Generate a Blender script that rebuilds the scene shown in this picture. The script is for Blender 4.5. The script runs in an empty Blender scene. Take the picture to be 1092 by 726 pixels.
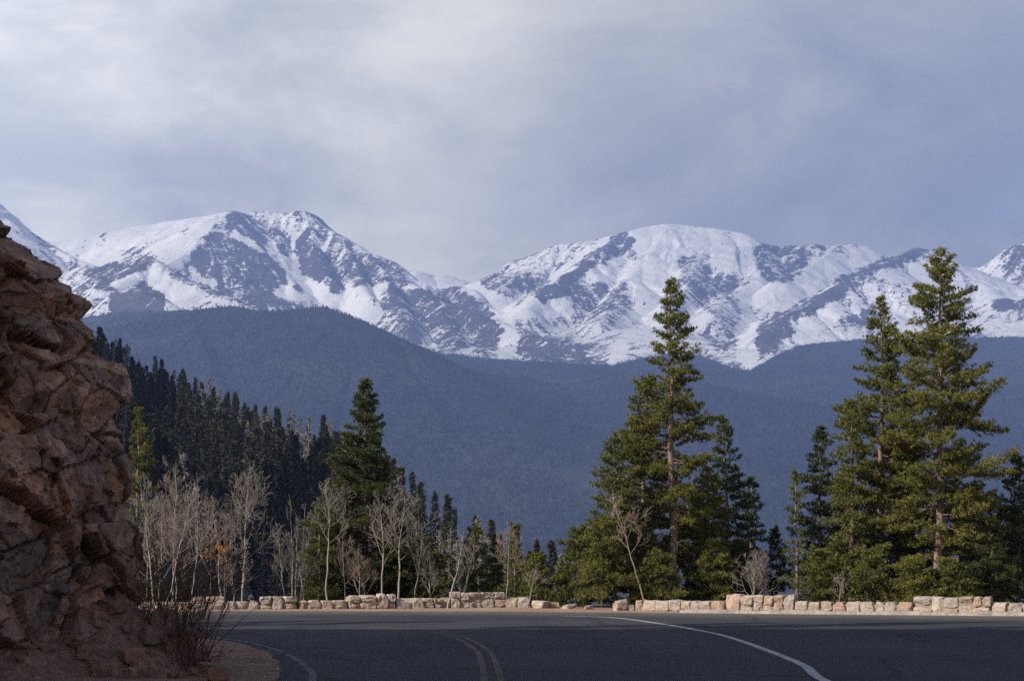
import bpy, math, random
import numpy as np

R = math.radians
SC = bpy.context.scene
COL = SC.collection
random.seed(7)
F, HZ, CX, CZ = 2000.0, 598.0, 546.0, 1.6      # lens in pixels of the photo, horizon row, centre column, eye height


def W(px, py, d):
    return np.array([(px - CX) / F * d, d, CZ + (HZ - py) / F * d])


# ------------------------------------------------------------------ numpy noise
def _h(ix, iy, iz, s):
    n = (ix.astype(np.int64) * 374761393 + iy.astype(np.int64) * 668265263 + iz.astype(np.int64) * 2147483647 + s * 974711) & 0xFFFFFFFF
    n = ((n ^ (n >> 13)) * 1274126177) & 0xFFFFFFFF
    n = ((n ^ (n >> 16)) * 2246822519) & 0xFFFFFFFF
    n = n ^ (n >> 15)
    return (n & 0xFFFFFF) / float(0xFFFFFF)


def vnoise(x, y, z, s=0):
    x, y, z = np.broadcast_arrays(np.asarray(x, float), np.asarray(y, float), np.asarray(z, float))
    ix, iy, iz = np.floor(x), np.floor(y), np.floor(z)
    fx, fy, fz = x - ix, y - iy, z - iz
    fx, fy, fz = [f * f * f * (f * (f * 6 - 15) + 10) for f in (fx, fy, fz)]
    o = 0
    for a in (0, 1):
        wa = fx if a else 1 - fx
        for b in (0, 1):
            wb = fy if b else 1 - fy
            for c in (0, 1):
                wc = fz if c else 1 - fz
                o = o + wa * wb * wc * _h(ix + a, iy + b, iz + c, s)
    return o


def fbm(x, y, z, octv=4, s=0, gain=.5):
    o, a, t, f = 0, 1, 0, 1
    for k in range(octv):
        o = o + a * vnoise(x * f + 17.3 * k, y * f - 9.1 * k, z * f + 4.7 * k, s + k)
        t += a; a *= gain; f *= 2.03
    return o / t


def ridged(x, y, z, octv=4, s=0, gain=.55):
    o, a, t, f = 0, 1, 0, 1
    for k in range(octv):
        n = 1 - np.abs(2 * vnoise(x * f + 31.7 * k, y * f + 5.9 * k, z * f - 3.1 * k, s + k) - 1)
        o = o + a * n * n
        t += a; a *= gain; f *= 2.1
    return o / t


def worley(P, s=0):
    """nearest jittered cell: random value, vector from its centre, F2-F1"""
    I = np.floor(P)
    n = len(P)
    b1 = np.full(n, 1e9); b2 = np.full(n, 1e9)
    rv = np.zeros((n, 4)); vec = np.zeros((n, 3))
    for a in (-1, 0, 1):
        for b in (-1, 0, 1):
            for c in (-1, 0, 1):
                J = I + np.array([a, b, c])
                ctr = J + np.stack([_h(J[:, 0], J[:, 1], J[:, 2], s + k) for k in (1, 2, 3)], 1)
                v = P - ctr
                d = np.sqrt((v ** 2).sum(1))
                m = d < b1
                b2 = np.where(m, b1, np.minimum(b2, d))
                if m.any():
                    b1 = np.where(m, d, b1)
                    vec[m] = v[m]
                    for k in range(4):
                        rv[m, k] = _h(J[m, 0], J[m, 1], J[m, 2], s + 11 + k)
    return rv, vec, b2 - b1


def sstep(a, b, x):
    t = np.clip((x - a) / (b - a), 0, 1)
    return t * t * (3 - 2 * t)


# ------------------------------------------------------------------ mesh helpers
def mesh(name, V, faces, mats=(), smooth=False, attrs=None, mat_idx=None):
    """faces: list of (M,k) int arrays"""
    me = bpy.data.meshes.new(name)
    V = np.asarray(V, np.float32)
    me.vertices.add(len(V))
    me.vertices.foreach_set('co', V.ravel())
    if not isinstance(faces, (list, tuple)):
        faces = [faces]
    faces = [np.asarray(f, np.int32) for f in faces if len(f)]
    loops = np.concatenate([f.ravel() for f in faces])
    tot = np.concatenate([np.full(len(f), f.shape[1], np.int32) for f in faces])
    start = np.concatenate([[0], np.cumsum(tot)[:-1]]).astype(np.int32)
    me.loops.add(len(loops)); me.loops.foreach_set('vertex_index', loops)
    me.polygons.add(len(tot)); me.polygons.foreach_set('loop_start', start)
    try:
        me.polygons.foreach_set('loop_total', tot)
    except Exception:
        pass
    if mat_idx is not None:
        me.polygons.foreach_set('material_index', np.asarray(mat_idx, np.int32))
    me.polygons.foreach_set('use_smooth', np.full(len(tot), smooth, bool))
    for k, v in (attrs or {}).items():
        a = me.attributes.new(k, 'FLOAT', 'POINT')
        a.data.foreach_set('value', np.asarray(v, np.float32))
    for m in mats:
        me.materials.append(m)
    me.update(calc_edges=True)
    return me


def obj(name, me, parent=None, loc=None):
    o = bpy.data.objects.new(name, me)
    COL.objects.link(o)
    if parent is not None:
        o.parent = parent
    if loc is not None:
        o.location = loc
    return o


def empty(name, loc):
    o = bpy.data.objects.new(name, None)
    o.empty_display_size = .3
    COL.objects.link(o); o.location = loc
    return o


def tag(o, label=None, cat=None, group=None, kind=None):
    for k, v in (('label', label), ('category', cat), ('group', group), ('kind', kind)):
        if v:
            o[k] = v
    return o


def grid_faces(nr, nc):
    i = np.arange(nr * nc).reshape(nr, nc)
    return np.stack([i[:-1, :-1], i[:-1, 1:], i[1:, 1:], i[1:, :-1]], -1).reshape(-1, 4)


def tubes(S, sides=4):
    """S: rows (x0,y0,z0,r0,x1,y1,z1,r1) -> verts, quads, all frusta separate"""
    S = np.asarray(S, float).reshape(-1, 8)
    p0, r0, p1, r1 = S[:, :3], S[:, 3], S[:, 4:7], S[:, 7]
    d = p1 - p0
    d /= np.maximum(np.linalg.norm(d, axis=1, keepdims=True), 1e-9)
    ref = np.where(np.abs(d[:, 2:3]) > .9, np.array([[1., 0, 0]]), np.array([[0, 0, 1.]]))
    u = np.cross(d, ref); u /= np.linalg.norm(u, axis=1, keepdims=True)
    v = np.cross(d, u)
    A = np.arange(sides) * 2 * math.pi / sides
    ring = u[:, None, :] * np.cos(A)[None, :, None] + v[:, None, :] * np.sin(A)[None, :, None]
    a = p0[:, None] + ring * r0[:, None, None]
    b = p1[:, None] + ring * r1[:, None, None]
    V = np.concatenate([a, b], 1).reshape(-1, 3)
    n = len(S)
    base = (np.arange(n) * 2 * sides)[:, None]
    k = np.arange(sides); k2 = (k + 1) % sides
    Q = np.stack([base + k, base + k2, base + sides + k2, base + sides + k], -1).reshape(-1, 4)
    return V, Q


def path_tube(P, rad, sides=8):
    """one continuous tapered tube along P"""
    P = np.asarray(P, float); n = len(P)
    T = np.gradient(P, axis=0); T /= np.linalg.norm(T, axis=1, keepdims=True)
    ref = np.array([1., 0.13, 0])
    U = np.cross(T, ref); U /= np.linalg.norm(U, axis=1, keepdims=True)
    Vv = np.cross(T, U)
    A = np.arange(sides) * 2 * math.pi / sides
    ring = U[:, None] * np.cos(A)[None, :, None] + Vv[:, None] * np.sin(A)[None, :, None]
    V = (P[:, None] + ring * np.asarray(rad)[:, None, None]).reshape(-1, 3)
    i = np.arange(n * sides).reshape(n, sides)
    j = np.roll(i, -1, 1)
    Q = np.stack([i[:-1], j[:-1], j[1:], i[1:]], -1).reshape(-1, 4)
    return V, Q


def join(*VQ):
    V, Q, n = [], [], 0
    for v, q in VQ:
        if len(v) == 0:
            continue
        V.append(v); Q.append(np.asarray(q) + n); n += len(v)
    return np.concatenate(V), np.concatenate(Q)


# ------------------------------------------------------------------ material helpers
class NT:
    def __init__(s, name, rough=.9, spec=.2):
        s.m = bpy.data.materials.new(name); s.m.use_nodes = True
        s.t = s.m.node_tree; s.b = s.t.nodes['Principled BSDF']
        s.b.inputs['Roughness'].default_value = rough
        s.b.inputs['Specular IOR Level'].default_value = spec
        s.tc = s.n('ShaderNodeTexCoord')

    def n(s, t, **kw):
        x = s.t.nodes.new(t)
        for k, v in kw.items():
            setattr(x, k, v)
        return x

    def l(s, a, b):
        s.t.links.new(a, b); return s

    def put(s, sock, v):
        if hasattr(v, 'is_output') or isinstance(v, bpy.types.NodeSocket):
            s.t.links.new(v, sock)
        elif v is not None:
            sock.default_value = v

    def noise(s, scale, detail=4, rough=.55, vec=None, sc3=None, dist=0.0, kind='FBM'):
        x = s.n('ShaderNodeTexNoise'); x.inputs['Scale'].default_value = scale
        x.inputs['Detail'].default_value = detail; x.inputs['Roughness'].default_value = rough
        x.inputs['Distortion'].default_value = dist
        v = vec if vec is not None else s.tc.outputs['Object']
        if sc3:
            mp = s.n('ShaderNodeMapping'); mp.inputs['Scale'].default_value = sc3
            s.l(v, mp.inputs['Vector']); v = mp.outputs['Vector']
        s.l(v, x.inputs['Vector'])
        return x.outputs['Fac']

    def ramp(s, fac, stops, interp='LINEAR'):
        r = s.n('ShaderNodeValToRGB'); e = r.color_ramp.elements
        r.color_ramp.interpolation = interp
        while len(e) < len(stops):
            e.new(.5)
        for k, (p, c) in enumerate(stops):
            e[k].position = p
            e[k].color = (c, c, c, 1) if not isinstance(c, (tuple, list)) else (*c[:3], 1)
        s.l(fac, r.inputs['Fac'])
        return r.outputs['Color']

    def mix(s, fac, a, b, mode='MIX'):
        x = s.n('ShaderNodeMix', data_type='RGBA', blend_type=mode)
        s.put(x.inputs['Factor'], fac)
        for sk, v in ((x.inputs['A'], a), (x.inputs['B'], b)):
            s.put(sk, (*v, 1) if isinstance(v, tuple) and len(v) == 3 else v)
        return x.outputs['Result']

    def math(s, op, a, b=None, c=None, clamp=False):
        x = s.n('ShaderNodeMath', operation=op, use_clamp=clamp)
        for k, v in enumerate((a, b, c)):
            if v is not None:
                s.put(x.inputs[k], v)
        return x.outputs[0]

    def attr(s, name):
        return s.n('ShaderNodeAttribute', attribute_name=name).outputs['Fac']

    def bump(s, h, strength=.5, dist=.05):
        x = s.n('ShaderNodeBump'); x.inputs['Strength'].default_value = strength
        x.inputs['Distance'].default_value = dist
        s.l(h, x.inputs['Height']); s.l(x.outputs['Normal'], s.b.inputs['Normal'])

    def base(s, c):
        s.put(s.b.inputs['Base Color'], (*c, 1) if isinstance(c, tuple) else c)
        return s.m


def mat_foliage(name, cols, trans=.3, hue_scale=1.2):
    t = NT(name, .75, .25)
    g = t.n('ShaderNodeNewGeometry')
    c = t.ramp(g.outputs['Random Per Island'], [(0, cols[0]), (.45, cols[1]), (.8, cols[2]), (1, cols[3])])
    oi = t.n('ShaderNodeObjectInfo')
    nz = t.noise(hue_scale, 2)
    k = t.math('ADD', t.math('MULTIPLY', nz, .9), t.math('MULTIPLY', oi.outputs['Random'], .35))
    c = t.mix(1.0, c, t.ramp(k, [(.3, (.62, .7, .72)), (.9, (1.3, 1.22, .95))]), 'MULTIPLY')
    t.put(t.b.inputs['Base Color'], c)
    tr = t.n('ShaderNodeBsdfTranslucent'); t.l(c, tr.inputs['Color'])
    ms = t.n('ShaderNodeMixShader'); ms.inputs[0].default_value = trans
    t.l(t.b.outputs[0], ms.inputs[1]); t.l(tr.outputs[0], ms.inputs[2])
    t.l(ms.outputs[0], t.t.nodes['Material Output'].inputs['Surface'])
    return t.m


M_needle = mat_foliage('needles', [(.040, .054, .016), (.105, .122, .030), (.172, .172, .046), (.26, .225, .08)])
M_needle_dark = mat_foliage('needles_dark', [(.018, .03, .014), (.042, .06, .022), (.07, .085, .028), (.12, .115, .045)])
M_needle_far = mat_foliage('needles_forest', [(.015, .017, .010), (.030, .032, .015), (.050, .047, .023), (.085, .068, .04)], .15, .15)
M_needle_distant = mat_foliage('needles_distant', [(.008, .012, .010), (.016, .022, .014), (.026, .032, .018), (.045, .044, .026)], .1, .15)
M_needle_olive = mat_foliage('needles_olive', [(.03, .04, .013), (.075, .08, .02), (.12, .12, .03), (.17, .15, .05)], .25, .15)  # brighter yellow green stands in for sunlight on some hillside trees
M_dry_leaf = mat_foliage('dry_leaves', [(.3, .13, .03), (.4, .17, .04), (.5, .24, .07), (.55, .3, .1)], .3)


def mat_bark(name, a, b, scale=6, dark=None):
    t = NT(name, .95, .1)
    z = t.noise(scale, 5, .65, sc3=(1, 1, .25))
    c = t.mix(t.ramp(z, [(.35, 0.0), (.65, 1.0)]), a, b)
    if dark:
        d = t.noise(scale * .8, 3, .6, sc3=(1, 1, 1.6))
        c = t.mix(t.ramp(d, [(.60, 0.0), (.66, 1.0)]), c, dark)
    t.bump(z, .6, .03)
    return t.base(c)


M_bark = mat_bark('conifer_bark', (.085, .06, .05), (.25, .18, .15), 7)
M_bark_far = mat_bark('forest_bark', (.04, .032, .028), (.1, .08, .07), 3)
M_dead = mat_bark('dead_wood', (.11, .095, .09), (.21, .19, .18), 3)
M_aspen = mat_bark('aspen_bark', (.20, .175, .155), (.35, .315, .285), 5, (.05, .042, .038))
M_aspen_twig = mat_bark('aspen_twigs', (.12, .105, .098), (.27, .242, .225), 3)
M_brown_twig = mat_bark('brown_twigs', (.16, .12, .10), (.32, .25, .21), 3)
M_willow = mat_bark('willow_twigs', (.07, .032, .028), (.15, .075, .06), 4)


def mat_rock(name, cols, scale=1.0, lichen=.5, crack=True, rand=False, bump=.5, blocks=False):
    t = NT(name, .9, .25)
    vec = t.tc.outputs['Object']
    n1 = t.noise(.55 * scale, 5, .6, dist=.6)
    c = t.ramp(n1, [(.28, cols[0]), (.45, cols[1]), (.58, cols[2]), (.75, cols[3])])
    n2 = t.noise(4.5 * scale, 6, .7)
    c = t.mix(.75, c, t.ramp(n2, [(.3, (.45, .43, .42)), (.5, (.95, .95, .95)), (.7, (1.5, 1.45, 1.4))]), 'MULTIPLY')
    n4 = t.noise(38 * scale, 3, .7)
    c = t.mix(.7, c, t.ramp(n4, [(.3, (.6, .6, .6)), (.7, (1.35, 1.35, 1.35))]), 'MULTIPLY')
    n3 = t.noise(1.1 * scale, 6, .7, dist=.3)
    c = t.mix(t.ramp(n3, [(.56, 0.0), (.68, lichen)]), c, cols[4])
    if blocks:
        c = t.mix(1.0, c, t.ramp(t.attr('tone'), [(.25, (.48, .46, .46)), (.5, (1, 1, 1)), (.75, (1.45, 1.42, 1.38))]), 'MULTIPLY')
        c = t.mix(t.ramp(t.attr('hue'), [(.52, 0.0), (.72, .75)]), c, t.mix(1.0, c, (.72, .92, 1.12), 'MULTIPLY'))
        c = t.mix(t.ramp(t.attr('hue'), [(.28, .8), (.45, 0.0)]), c, t.mix(1.0, c, (1.08, .92, .84), 'MULTIPLY'))
    if rand:
        oi = t.n('ShaderNodeObjectInfo')
        tint = t.ramp(oi.outputs['Random'], [(0, (.95, .75, .66)), (.18, (.92, .82, .74)), (.4, (.88, .88, .88)), (.6, (1.12, 1.02, .93)), (.8, (.74, .76, .79)), (1, (1.15, 1.1, 1.05))])
        c = t.mix(1.0, c, tint, 'MULTIPLY')
    if crack:
        w = t.n('ShaderNodeTexVoronoi', feature='DISTANCE_TO_EDGE')
        w.inputs['Scale'].default_value = 1.6 * scale
        wv = t.n('ShaderNodeMix', data_type='VECTOR'); wv.inputs['Factor'].default_value = .22
        nn = t.n('ShaderNodeTexNoise'); nn.inputs['Scale'].default_value = 1.4 * scale; nn.inputs['Detail'].default_value = 5
        t.l(vec, nn.inputs['Vector'])
        t.l(vec, wv.inputs['A']); t.l(nn.outputs['Color'], wv.inputs['B'])
        t.l(wv.outputs['Result'], w.inputs['Vector'])
        cr = t.ramp(w.outputs['Distance'], [(0.0, .35), (.02, 1.0)])
        hh = t.math('ADD', t.math('MULTIPLY', n2, .6), t.math('MULTIPLY', cr, .5))
    else:
        hh = n2
    hh = t.math('ADD', hh, t.math('MULTIPLY', n4, .25))
    t.bump(hh, bump, .12 / scale)
    return t.base(c)


M_cliff = mat_rock('cliff_rock', [(.145, .074, .053), (.225, .130, .094), (.32, .195, .145), (.195, .142, .118), (.12, .11, .112)], 1.0, .7, True, False, .5, True)
M_stone = mat_rock('wall_granite', [(.25, .205, .18), (.37, .32, .285), (.46, .415, .38), (.40, .375, .355), (.22, .208, .205)], 2.2, .75, False, True, .8)
M_boulder = mat_rock('boulder_granite', [(.16, .09, .07), (.24, .15, .12), (.28, .19, .15), (.2, .16, .145), (.15, .145, .15)], 2.0, .5, False, True, .6)


def mat_simple(name, build, rough=.95, spec=.15):
    t = NT(name, rough, spec)
    return t.base(build(t))


def _mortar(t):
    return t.mix(t.noise(8, 4), (.2, .155, .125), (.32, .26, .21))


M_mortar = mat_simple('wall_mortar', _mortar)


def _asphalt(t):
    c = t.ramp(t.noise(.16, 4, .6), [(.3, (.031, .032, .041)), (.7, (.042, .0425, .052))])
    c = t.mix(t.math('MULTIPLY', t.attr('sunlit_edge'), t.ramp(t.noise(.8, 5, .7), [(.3, .55), (.6, 1.0)])), c, (.10, .092, .084))
    g = t.noise(34, 3, .8)
    c = t.mix(.8, c, t.ramp(g, [(.3, (.6, .6, .6)), (.7, (1.4, 1.4, 1.4))]), 'MULTIPLY')
    st = t.noise(.5, 4, .6, sc3=(1, .18, 1))
    c = t.mix(.5, c, t.ramp(st, [(.35, (.82, .82, .82)), (.65, (1.15, 1.15, 1.15))]), 'MULTIPLY')
    v = t.n('ShaderNodeTexVoronoi', feature='DISTANCE_TO_EDGE'); v.inputs['Scale'].default_value = .22
    nn = t.n('ShaderNodeTexNoise'); nn.inputs['Scale'].default_value = .9; nn.inputs['Detail'].default_value = 6
    t.l(t.tc.outputs['Object'], nn.inputs['Vector'])
    wv = t.n('ShaderNodeMix', data_type='VECTOR'); wv.inputs['Factor'].default_value = .35
    t.l(t.tc.outputs['Object'], wv.inputs['A']); t.l(nn.outputs['Color'], wv.inputs['B']); t.l(wv.outputs['Result'], v.inputs['Vector'])
    seal = t.ramp(v.outputs['Distance'], [(0.0, .55), (.006, .62), (.012, 1.0)])
    c = t.mix(.8, c, seal, 'MULTIPLY')
    pt = t.noise(.3, 2, .4, sc3=(1, .6, 1))
    c = t.mix(1.0, c, t.ramp(pt, [(.60, (1, 1, 1)), (.62, (.86, .86, .88))]), 'MULTIPLY')
    t.bump(g, .35, .01)
    return c


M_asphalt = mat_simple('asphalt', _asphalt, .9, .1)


def mat_paint(name, col, worn):
    t = NT(name, .92, .08)
    w = t.noise(9, 5, .75)
    w2 = t.noise(.9, 3, .6)
    k = t.math('ADD', t.math('MULTIPLY', w, .65), t.math('MULTIPLY', w2, .35))
    c = t.mix(t.ramp(k, [(worn - .06, 0.0), (worn + .06, 1.0)]), (.041, .041, .046), col)
    return t.base(c)


M_white = mat_paint('white_paint', (.33, .33, .35), .43)
M_white_worn = mat_paint('white_paint_worn', (.13, .128, .132), .49)
M_yellow_worn = mat_paint('yellow_paint_worn', (.125, .105, .078), .48)


def _dirt(t):
    c = t.ramp(t.noise(.5, 6, .65), [(.3, (.20, .125, .095)), (.5, (.29, .19, .145)), (.7, (.34, .24, .19))])
    g = t.noise(14, 5, .8)
    c = t.mix(.8, c, t.ramp(g, [(.32, (.55, .52, .5)), (.5, (1, 1, 1)), (.72, (1.35, 1.35, 1.35))]), 'MULTIPLY')
    # beyond the wall: forest floor with dry grass and needles
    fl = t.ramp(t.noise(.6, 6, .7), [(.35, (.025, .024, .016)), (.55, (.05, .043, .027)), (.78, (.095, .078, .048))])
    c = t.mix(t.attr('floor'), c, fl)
    t.bump(g, .6, .06)
    return c


M_dirt = mat_simple('gravel_dirt', _dirt)


def _scree(t):
    c = t.ramp(t.noise(.9, 6, .65), [(.3, (.19, .118, .088)), (.5, (.28, .178, .135)), (.7, (.35, .235, .18))])
    v = t.n('ShaderNodeTexVoronoi'); v.inputs['Scale'].default_value = 9
    t.l(t.tc.outputs['Object'], v.inputs['Vector'])
    c = t.mix(.6, c, t.ramp(v.outputs['Color'], [(.1, (.55, .5, .5)), (.9, (1.4, 1.4, 1.4))]), 'MULTIPLY')
    g = t.noise(20, 5, .8)
    c = t.mix(.7, c, t.ramp(g, [(.3, (.5, .5, .5)), (.7, (1.4, 1.4, 1.4))]), 'MULTIPLY')
    hh = t.math('SUBTRACT', g, t.math('MULTIPLY', v.outputs['Distance'], .8))
    t.bump(hh, .9, .08)
    return c


M_scree = mat_simple('scree', _scree)
M_kerb = mat_rock('kerb_stone', [(.2, .18, .17), (.27, .25, .24), (.33, .3, .28), (.3, .28, .27), (.2, .19, .19)], 2.5, .3, False)


def mat_mountain():
    t = NT('mountain_snow_rock', .85, .2)
    P = t.tc.outputs['Object']
    rk = t.ramp(t.noise(.012, 7, .68), [(.3, (.055, .050, .054)), (.5, (.088, .078, .080)), (.72, (.135, .116, .112))])
    # low growth on the lower ledges
    cov = t.attr('snow')
    nA = t.noise(.022, 6, .75, sc3=(1, .6, 1.7), dist=.5)       # patches about 30 m across
    nB = t.noise(.06, 5, .8, sc3=(.8, .35, 2.4), dist=.3)               # ledges, thin and level
    nC = t.noise(.16, 4, .8)
    n = t.math('ADD', t.math('MULTIPLY', nA, .36), t.math('ADD', t.math('MULTIPLY', nB, .36), t.math('MULTIPLY', nC, .28)))
    # centre the noise on zero and widen it to the full range
    n = t.math('MULTIPLY', t.math('SUBTRACT', n, .5), 4.0)
    m = t.ramp(t.math('ADD', cov, n), [(.47, 0.0), (.56, 1.0)])
    c = t.mix(m, rk, (.86, .87, .89))
    fo = t.attr('forest')
    fc = t.ramp(t.noise(.03, 6, .7), [(.3, (.015, .021, .016)), (.55, (.025, .031, .022)), (.75, (.042, .043, .032))])
    bl = t.noise(.0028, 5, .6, sc3=(.35, 1, 1))
    fc = t.mix(t.ramp(bl, [(.46, 0.0), (.62, .5)]), fc, (.062, .064, .04))
    ff = t.math('ADD', fo, t.math('MULTIPLY', t.math('SUBTRACT', t.noise(.02, 5, .7), .5), 1.1))
    c = t.mix(t.ramp(ff, [(.42, 0.0), (.58, 1.0)]), c, fc)
    return t.base(c)


M_mount = mat_mountain()


def _fhill(t):
    c = t.ramp(t.noise(.02, 7, .72), [(.3, (.014, .020, .016)), (.5, (.024, .030, .022)), (.66, (.040, .042, .030)), (.8, (.07, .064, .052))])
    # broad lighter olive belts
    b = t.noise(.0032, 5, .6, sc3=(.35, 1, 1))
    c = t.mix(t.ramp(b, [(.47, 0.0), (.62, .5)]), c, (.062, .064, .04))
    # small grey outcrops
    o = t.noise(.010, 5, .75)
    return t.mix(t.ramp(o, [(.68, 0.0), (.72, .8)]), c, (.24, .21, .195))


M_fhill = mat_simple('forest_hill', _fhill)

# ------------------------------------------------------------------ camera, world, sun, haze
cam = bpy.data.cameras.new('camera'); co = bpy.data.objects.new('camera', cam); COL.objects.link(co)
co.location = (0, 0, CZ); co.rotation_euler = (R(90), 0, 0)
cam.sensor_width = 36; cam.lens = 36 * F / 1092
cam.shift_y = (HZ - 363) / 1092
cam.clip_end = 40000; cam.clip_start = .1
SC.camera = co

SUN_EL, SUN_BACK = 31.0, 30.0     # sun on the left, a little behind the camera
to_sun = np.array([-math.cos(R(SUN_BACK)) * math.cos(R(SUN_EL)), -math.sin(R(SUN_BACK)) * math.cos(R(SUN_EL)), math.sin(R(SUN_EL))])
sl = bpy.data.lights.new('sun', 'SUN'); so = bpy.data.objects.new('sun', sl); COL.objects.link(so)
sl.energy = 5.0; sl.angle = R(.55); sl.color = (1.0, .90, .76)
from mathutils import Vector
so.rotation_euler = Vector(to_sun).to_track_quat('Z', 'Y').to_euler()
so.location = (-60, -40, 80)

wd = bpy.data.worlds.new('World'); SC.world = wd; wd.use_nodes = True
nt = wd.node_tree; bg = nt.nodes['Background']; bg.inputs['Strength'].default_value = .1
wn = nt.nodes.new
sky = wn('ShaderNodeTexSky'); sky.sky_type = 'NISHITA'; sky.sun_disc = False
sky.sun_elevation = R(SUN_EL); sky.sun_rotation = math.atan2(to_sun[0], to_sun[1]); sky.altitude = 2800
tc = wn('ShaderNodeTexCoord')


def wramp(fac, stops):
    r = wn('ShaderNodeValToRGB'); e = r.color_ramp.elements
    r.color_ramp.interpolation = 'EASE'
    while len(e) < len(stops):
        e.new(.5)
    for k, (p, c) in enumerate(stops):
        e[k].position = p; e[k].color = (*c, 1) if isinstance(c, tuple) else (c, c, c, 1)
    nt.links.new(fac, r.inputs['Fac']); return r.outputs['Color']


def wnoise(scale, det, rough, sc3, dist=0., off=(0, 0, 0)):
    mp = wn('ShaderNodeMapping'); mp.inputs['Scale'].default_value = sc3; mp.inputs['Location'].default_value = off
    nt.links.new(tc.outputs['Generated'], mp.inputs['Vector'])
    x = wn('ShaderNodeTexNoise'); x.inputs['Scale'].default_value = scale; x.inputs['Detail'].default_value = det
    x.inputs['Roughness'].default_value = rough; x.inputs['Distortion'].default_value = dist
    nt.links.new(mp.outputs['Vector'], x.inputs['Vector']); return x.outputs['Fac']


def wmix(fac, a, b, mode='MIX'):
    x = wn('ShaderNodeMix'); x.data_type = 'RGBA'; x.blend_type = mode
    for sk, v in ((x.inputs['Factor'], fac), (x.inputs['A'], a), (x.inputs['B'], b)):
        if isinstance(v, tuple): sk.default_value = (*v, 1)
        elif isinstance(v, (int, float)): sk.default_value = v
        else: nt.links.new(v, sk)
    return x.outputs['Result']


sep = wn('ShaderNodeSeparateXYZ'); nt.links.new(tc.outputs['Generated'], sep.inputs[0])
mr = wn('ShaderNodeMapRange'); nt.links.new(sep.outputs['X'], mr.inputs['Value'])
mr.inputs['From Min'].default_value = -.45; mr.inputs['From Max'].default_value = .42
# cloud deck: thin and bright towards the sun, thicker and bluer away from it
deck = wramp(mr.outputs['Result'], [(.20, (10.2, 9.7, 7.9)), (.44, (7.1, 6.75, 5.25)), (.60, (4.9, 4.65, 3.65)), (.80, (2.8, 2.75, 2.3))])
big = wnoise(4.2, 6, .55, (1, 1, 2.2), .5, (.3, 0, .4))
deck = wmix(1.0, deck, wramp(big, [(.34, (.70, .72, .76)), (.64, (1.24, 1.22, 1.19))]), 'MULTIPLY')
puff = wnoise(8.5, 7, .6, (1, 1, 2.0), .25, (1.2, 0, .1))
# billows low over the summits
mz = wn('ShaderNodeMapRange'); nt.links.new(sep.outputs['Z'], mz.inputs['Value'])
mz.inputs['From Min'].default_value = .31; mz.inputs['From Max'].default_value = .19
lowp = wn('ShaderNodeMath'); lowp.operation = 'MULTIPLY'
nt.links.new(wramp(puff, [(.45, 0.0), (.68, 1.0)]), lowp.inputs[0]); nt.links.new(mz.outputs['Result'], lowp.inputs[1])
lp2 = wn('ShaderNodeMath'); lp2.operation = 'MULTIPLY'; nt.links.new(lowp.outputs[0], lp2.inputs[0]); lp2.inputs[1].default_value = .75
deck = wmix(lp2.outputs[0], deck, wmix(1.0, deck, (1.42, 1.4, 1.36), 'MULTIPLY'))
scud = wnoise(6.5, 7, .6, (1, 1, 1.8), .35, (4.1, 0, 2.2))
deck = wmix(1.0, deck, wramp(scud, [(.40, (.88, .89, .91)), (.58, (1.04, 1.04, 1.04))]), 'MULTIPLY')
mt = wn('ShaderNodeMapRange'); nt.links.new(sep.outputs['Z'], mt.inputs['Value'])
mt.inputs['From Min'].default_value = .28; mt.inputs['From Max'].default_value = .62
mt.interpolation_type = 'SMOOTHSTEP'
# the deck is darkened overhead to cut the fill light
deck = wmix(mt.outputs['Result'], deck, wmix(1.0, deck, (.12, .17, .30), 'MULTIPLY'))
mb = wn('ShaderNodeMapRange'); nt.links.new(sep.outputs['Y'], mb.inputs['Value'])
mb.inputs['From Min'].default_value = .45; mb.inputs['From Max'].default_value = -.35; mb.interpolation_type = 'SMOOTHSTEP'
# and brightened behind the camera to add fill light on the cliff
deck = wmix(mb.outputs['Result'], deck, wmix(1.0, deck, (1.45, 1.42, 1.4), 'MULTIPLY'))
cover = wnoise(1.6, 3, .5, (1, 1, 1), 0, (3, 1, 0))
fin = wmix(wramp(cover, [(.25, .86), (.8, .98)]), sky.outputs[0], deck)
nt.links.new(fin, bg.inputs['Color'])

SC.view_settings.view_transform = 'Standard'
SC.view_settings.look = 'None'
SC.view_settings.exposure = .75
SC.view_settings.gamma = 1
SC.render.engine = 'CYCLES'
SC.cycles.max_bounces = 5; SC.cycles.diffuse_bounces = 2; SC.cycles.glossy_bounces = 2
SC.cycles.transmission_bounces = 2; SC.cycles.volume_bounces = 0
SC.cycles.caustics_reflective = False; SC.cycles.caustics_refractive = False
SC.cycles.use_denoising = False
try:
    SC.cycles.denoiser = 'OPENIMAGEDENOISE'
except Exception:
    pass

HAZE_D = 1.35e-4


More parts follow.
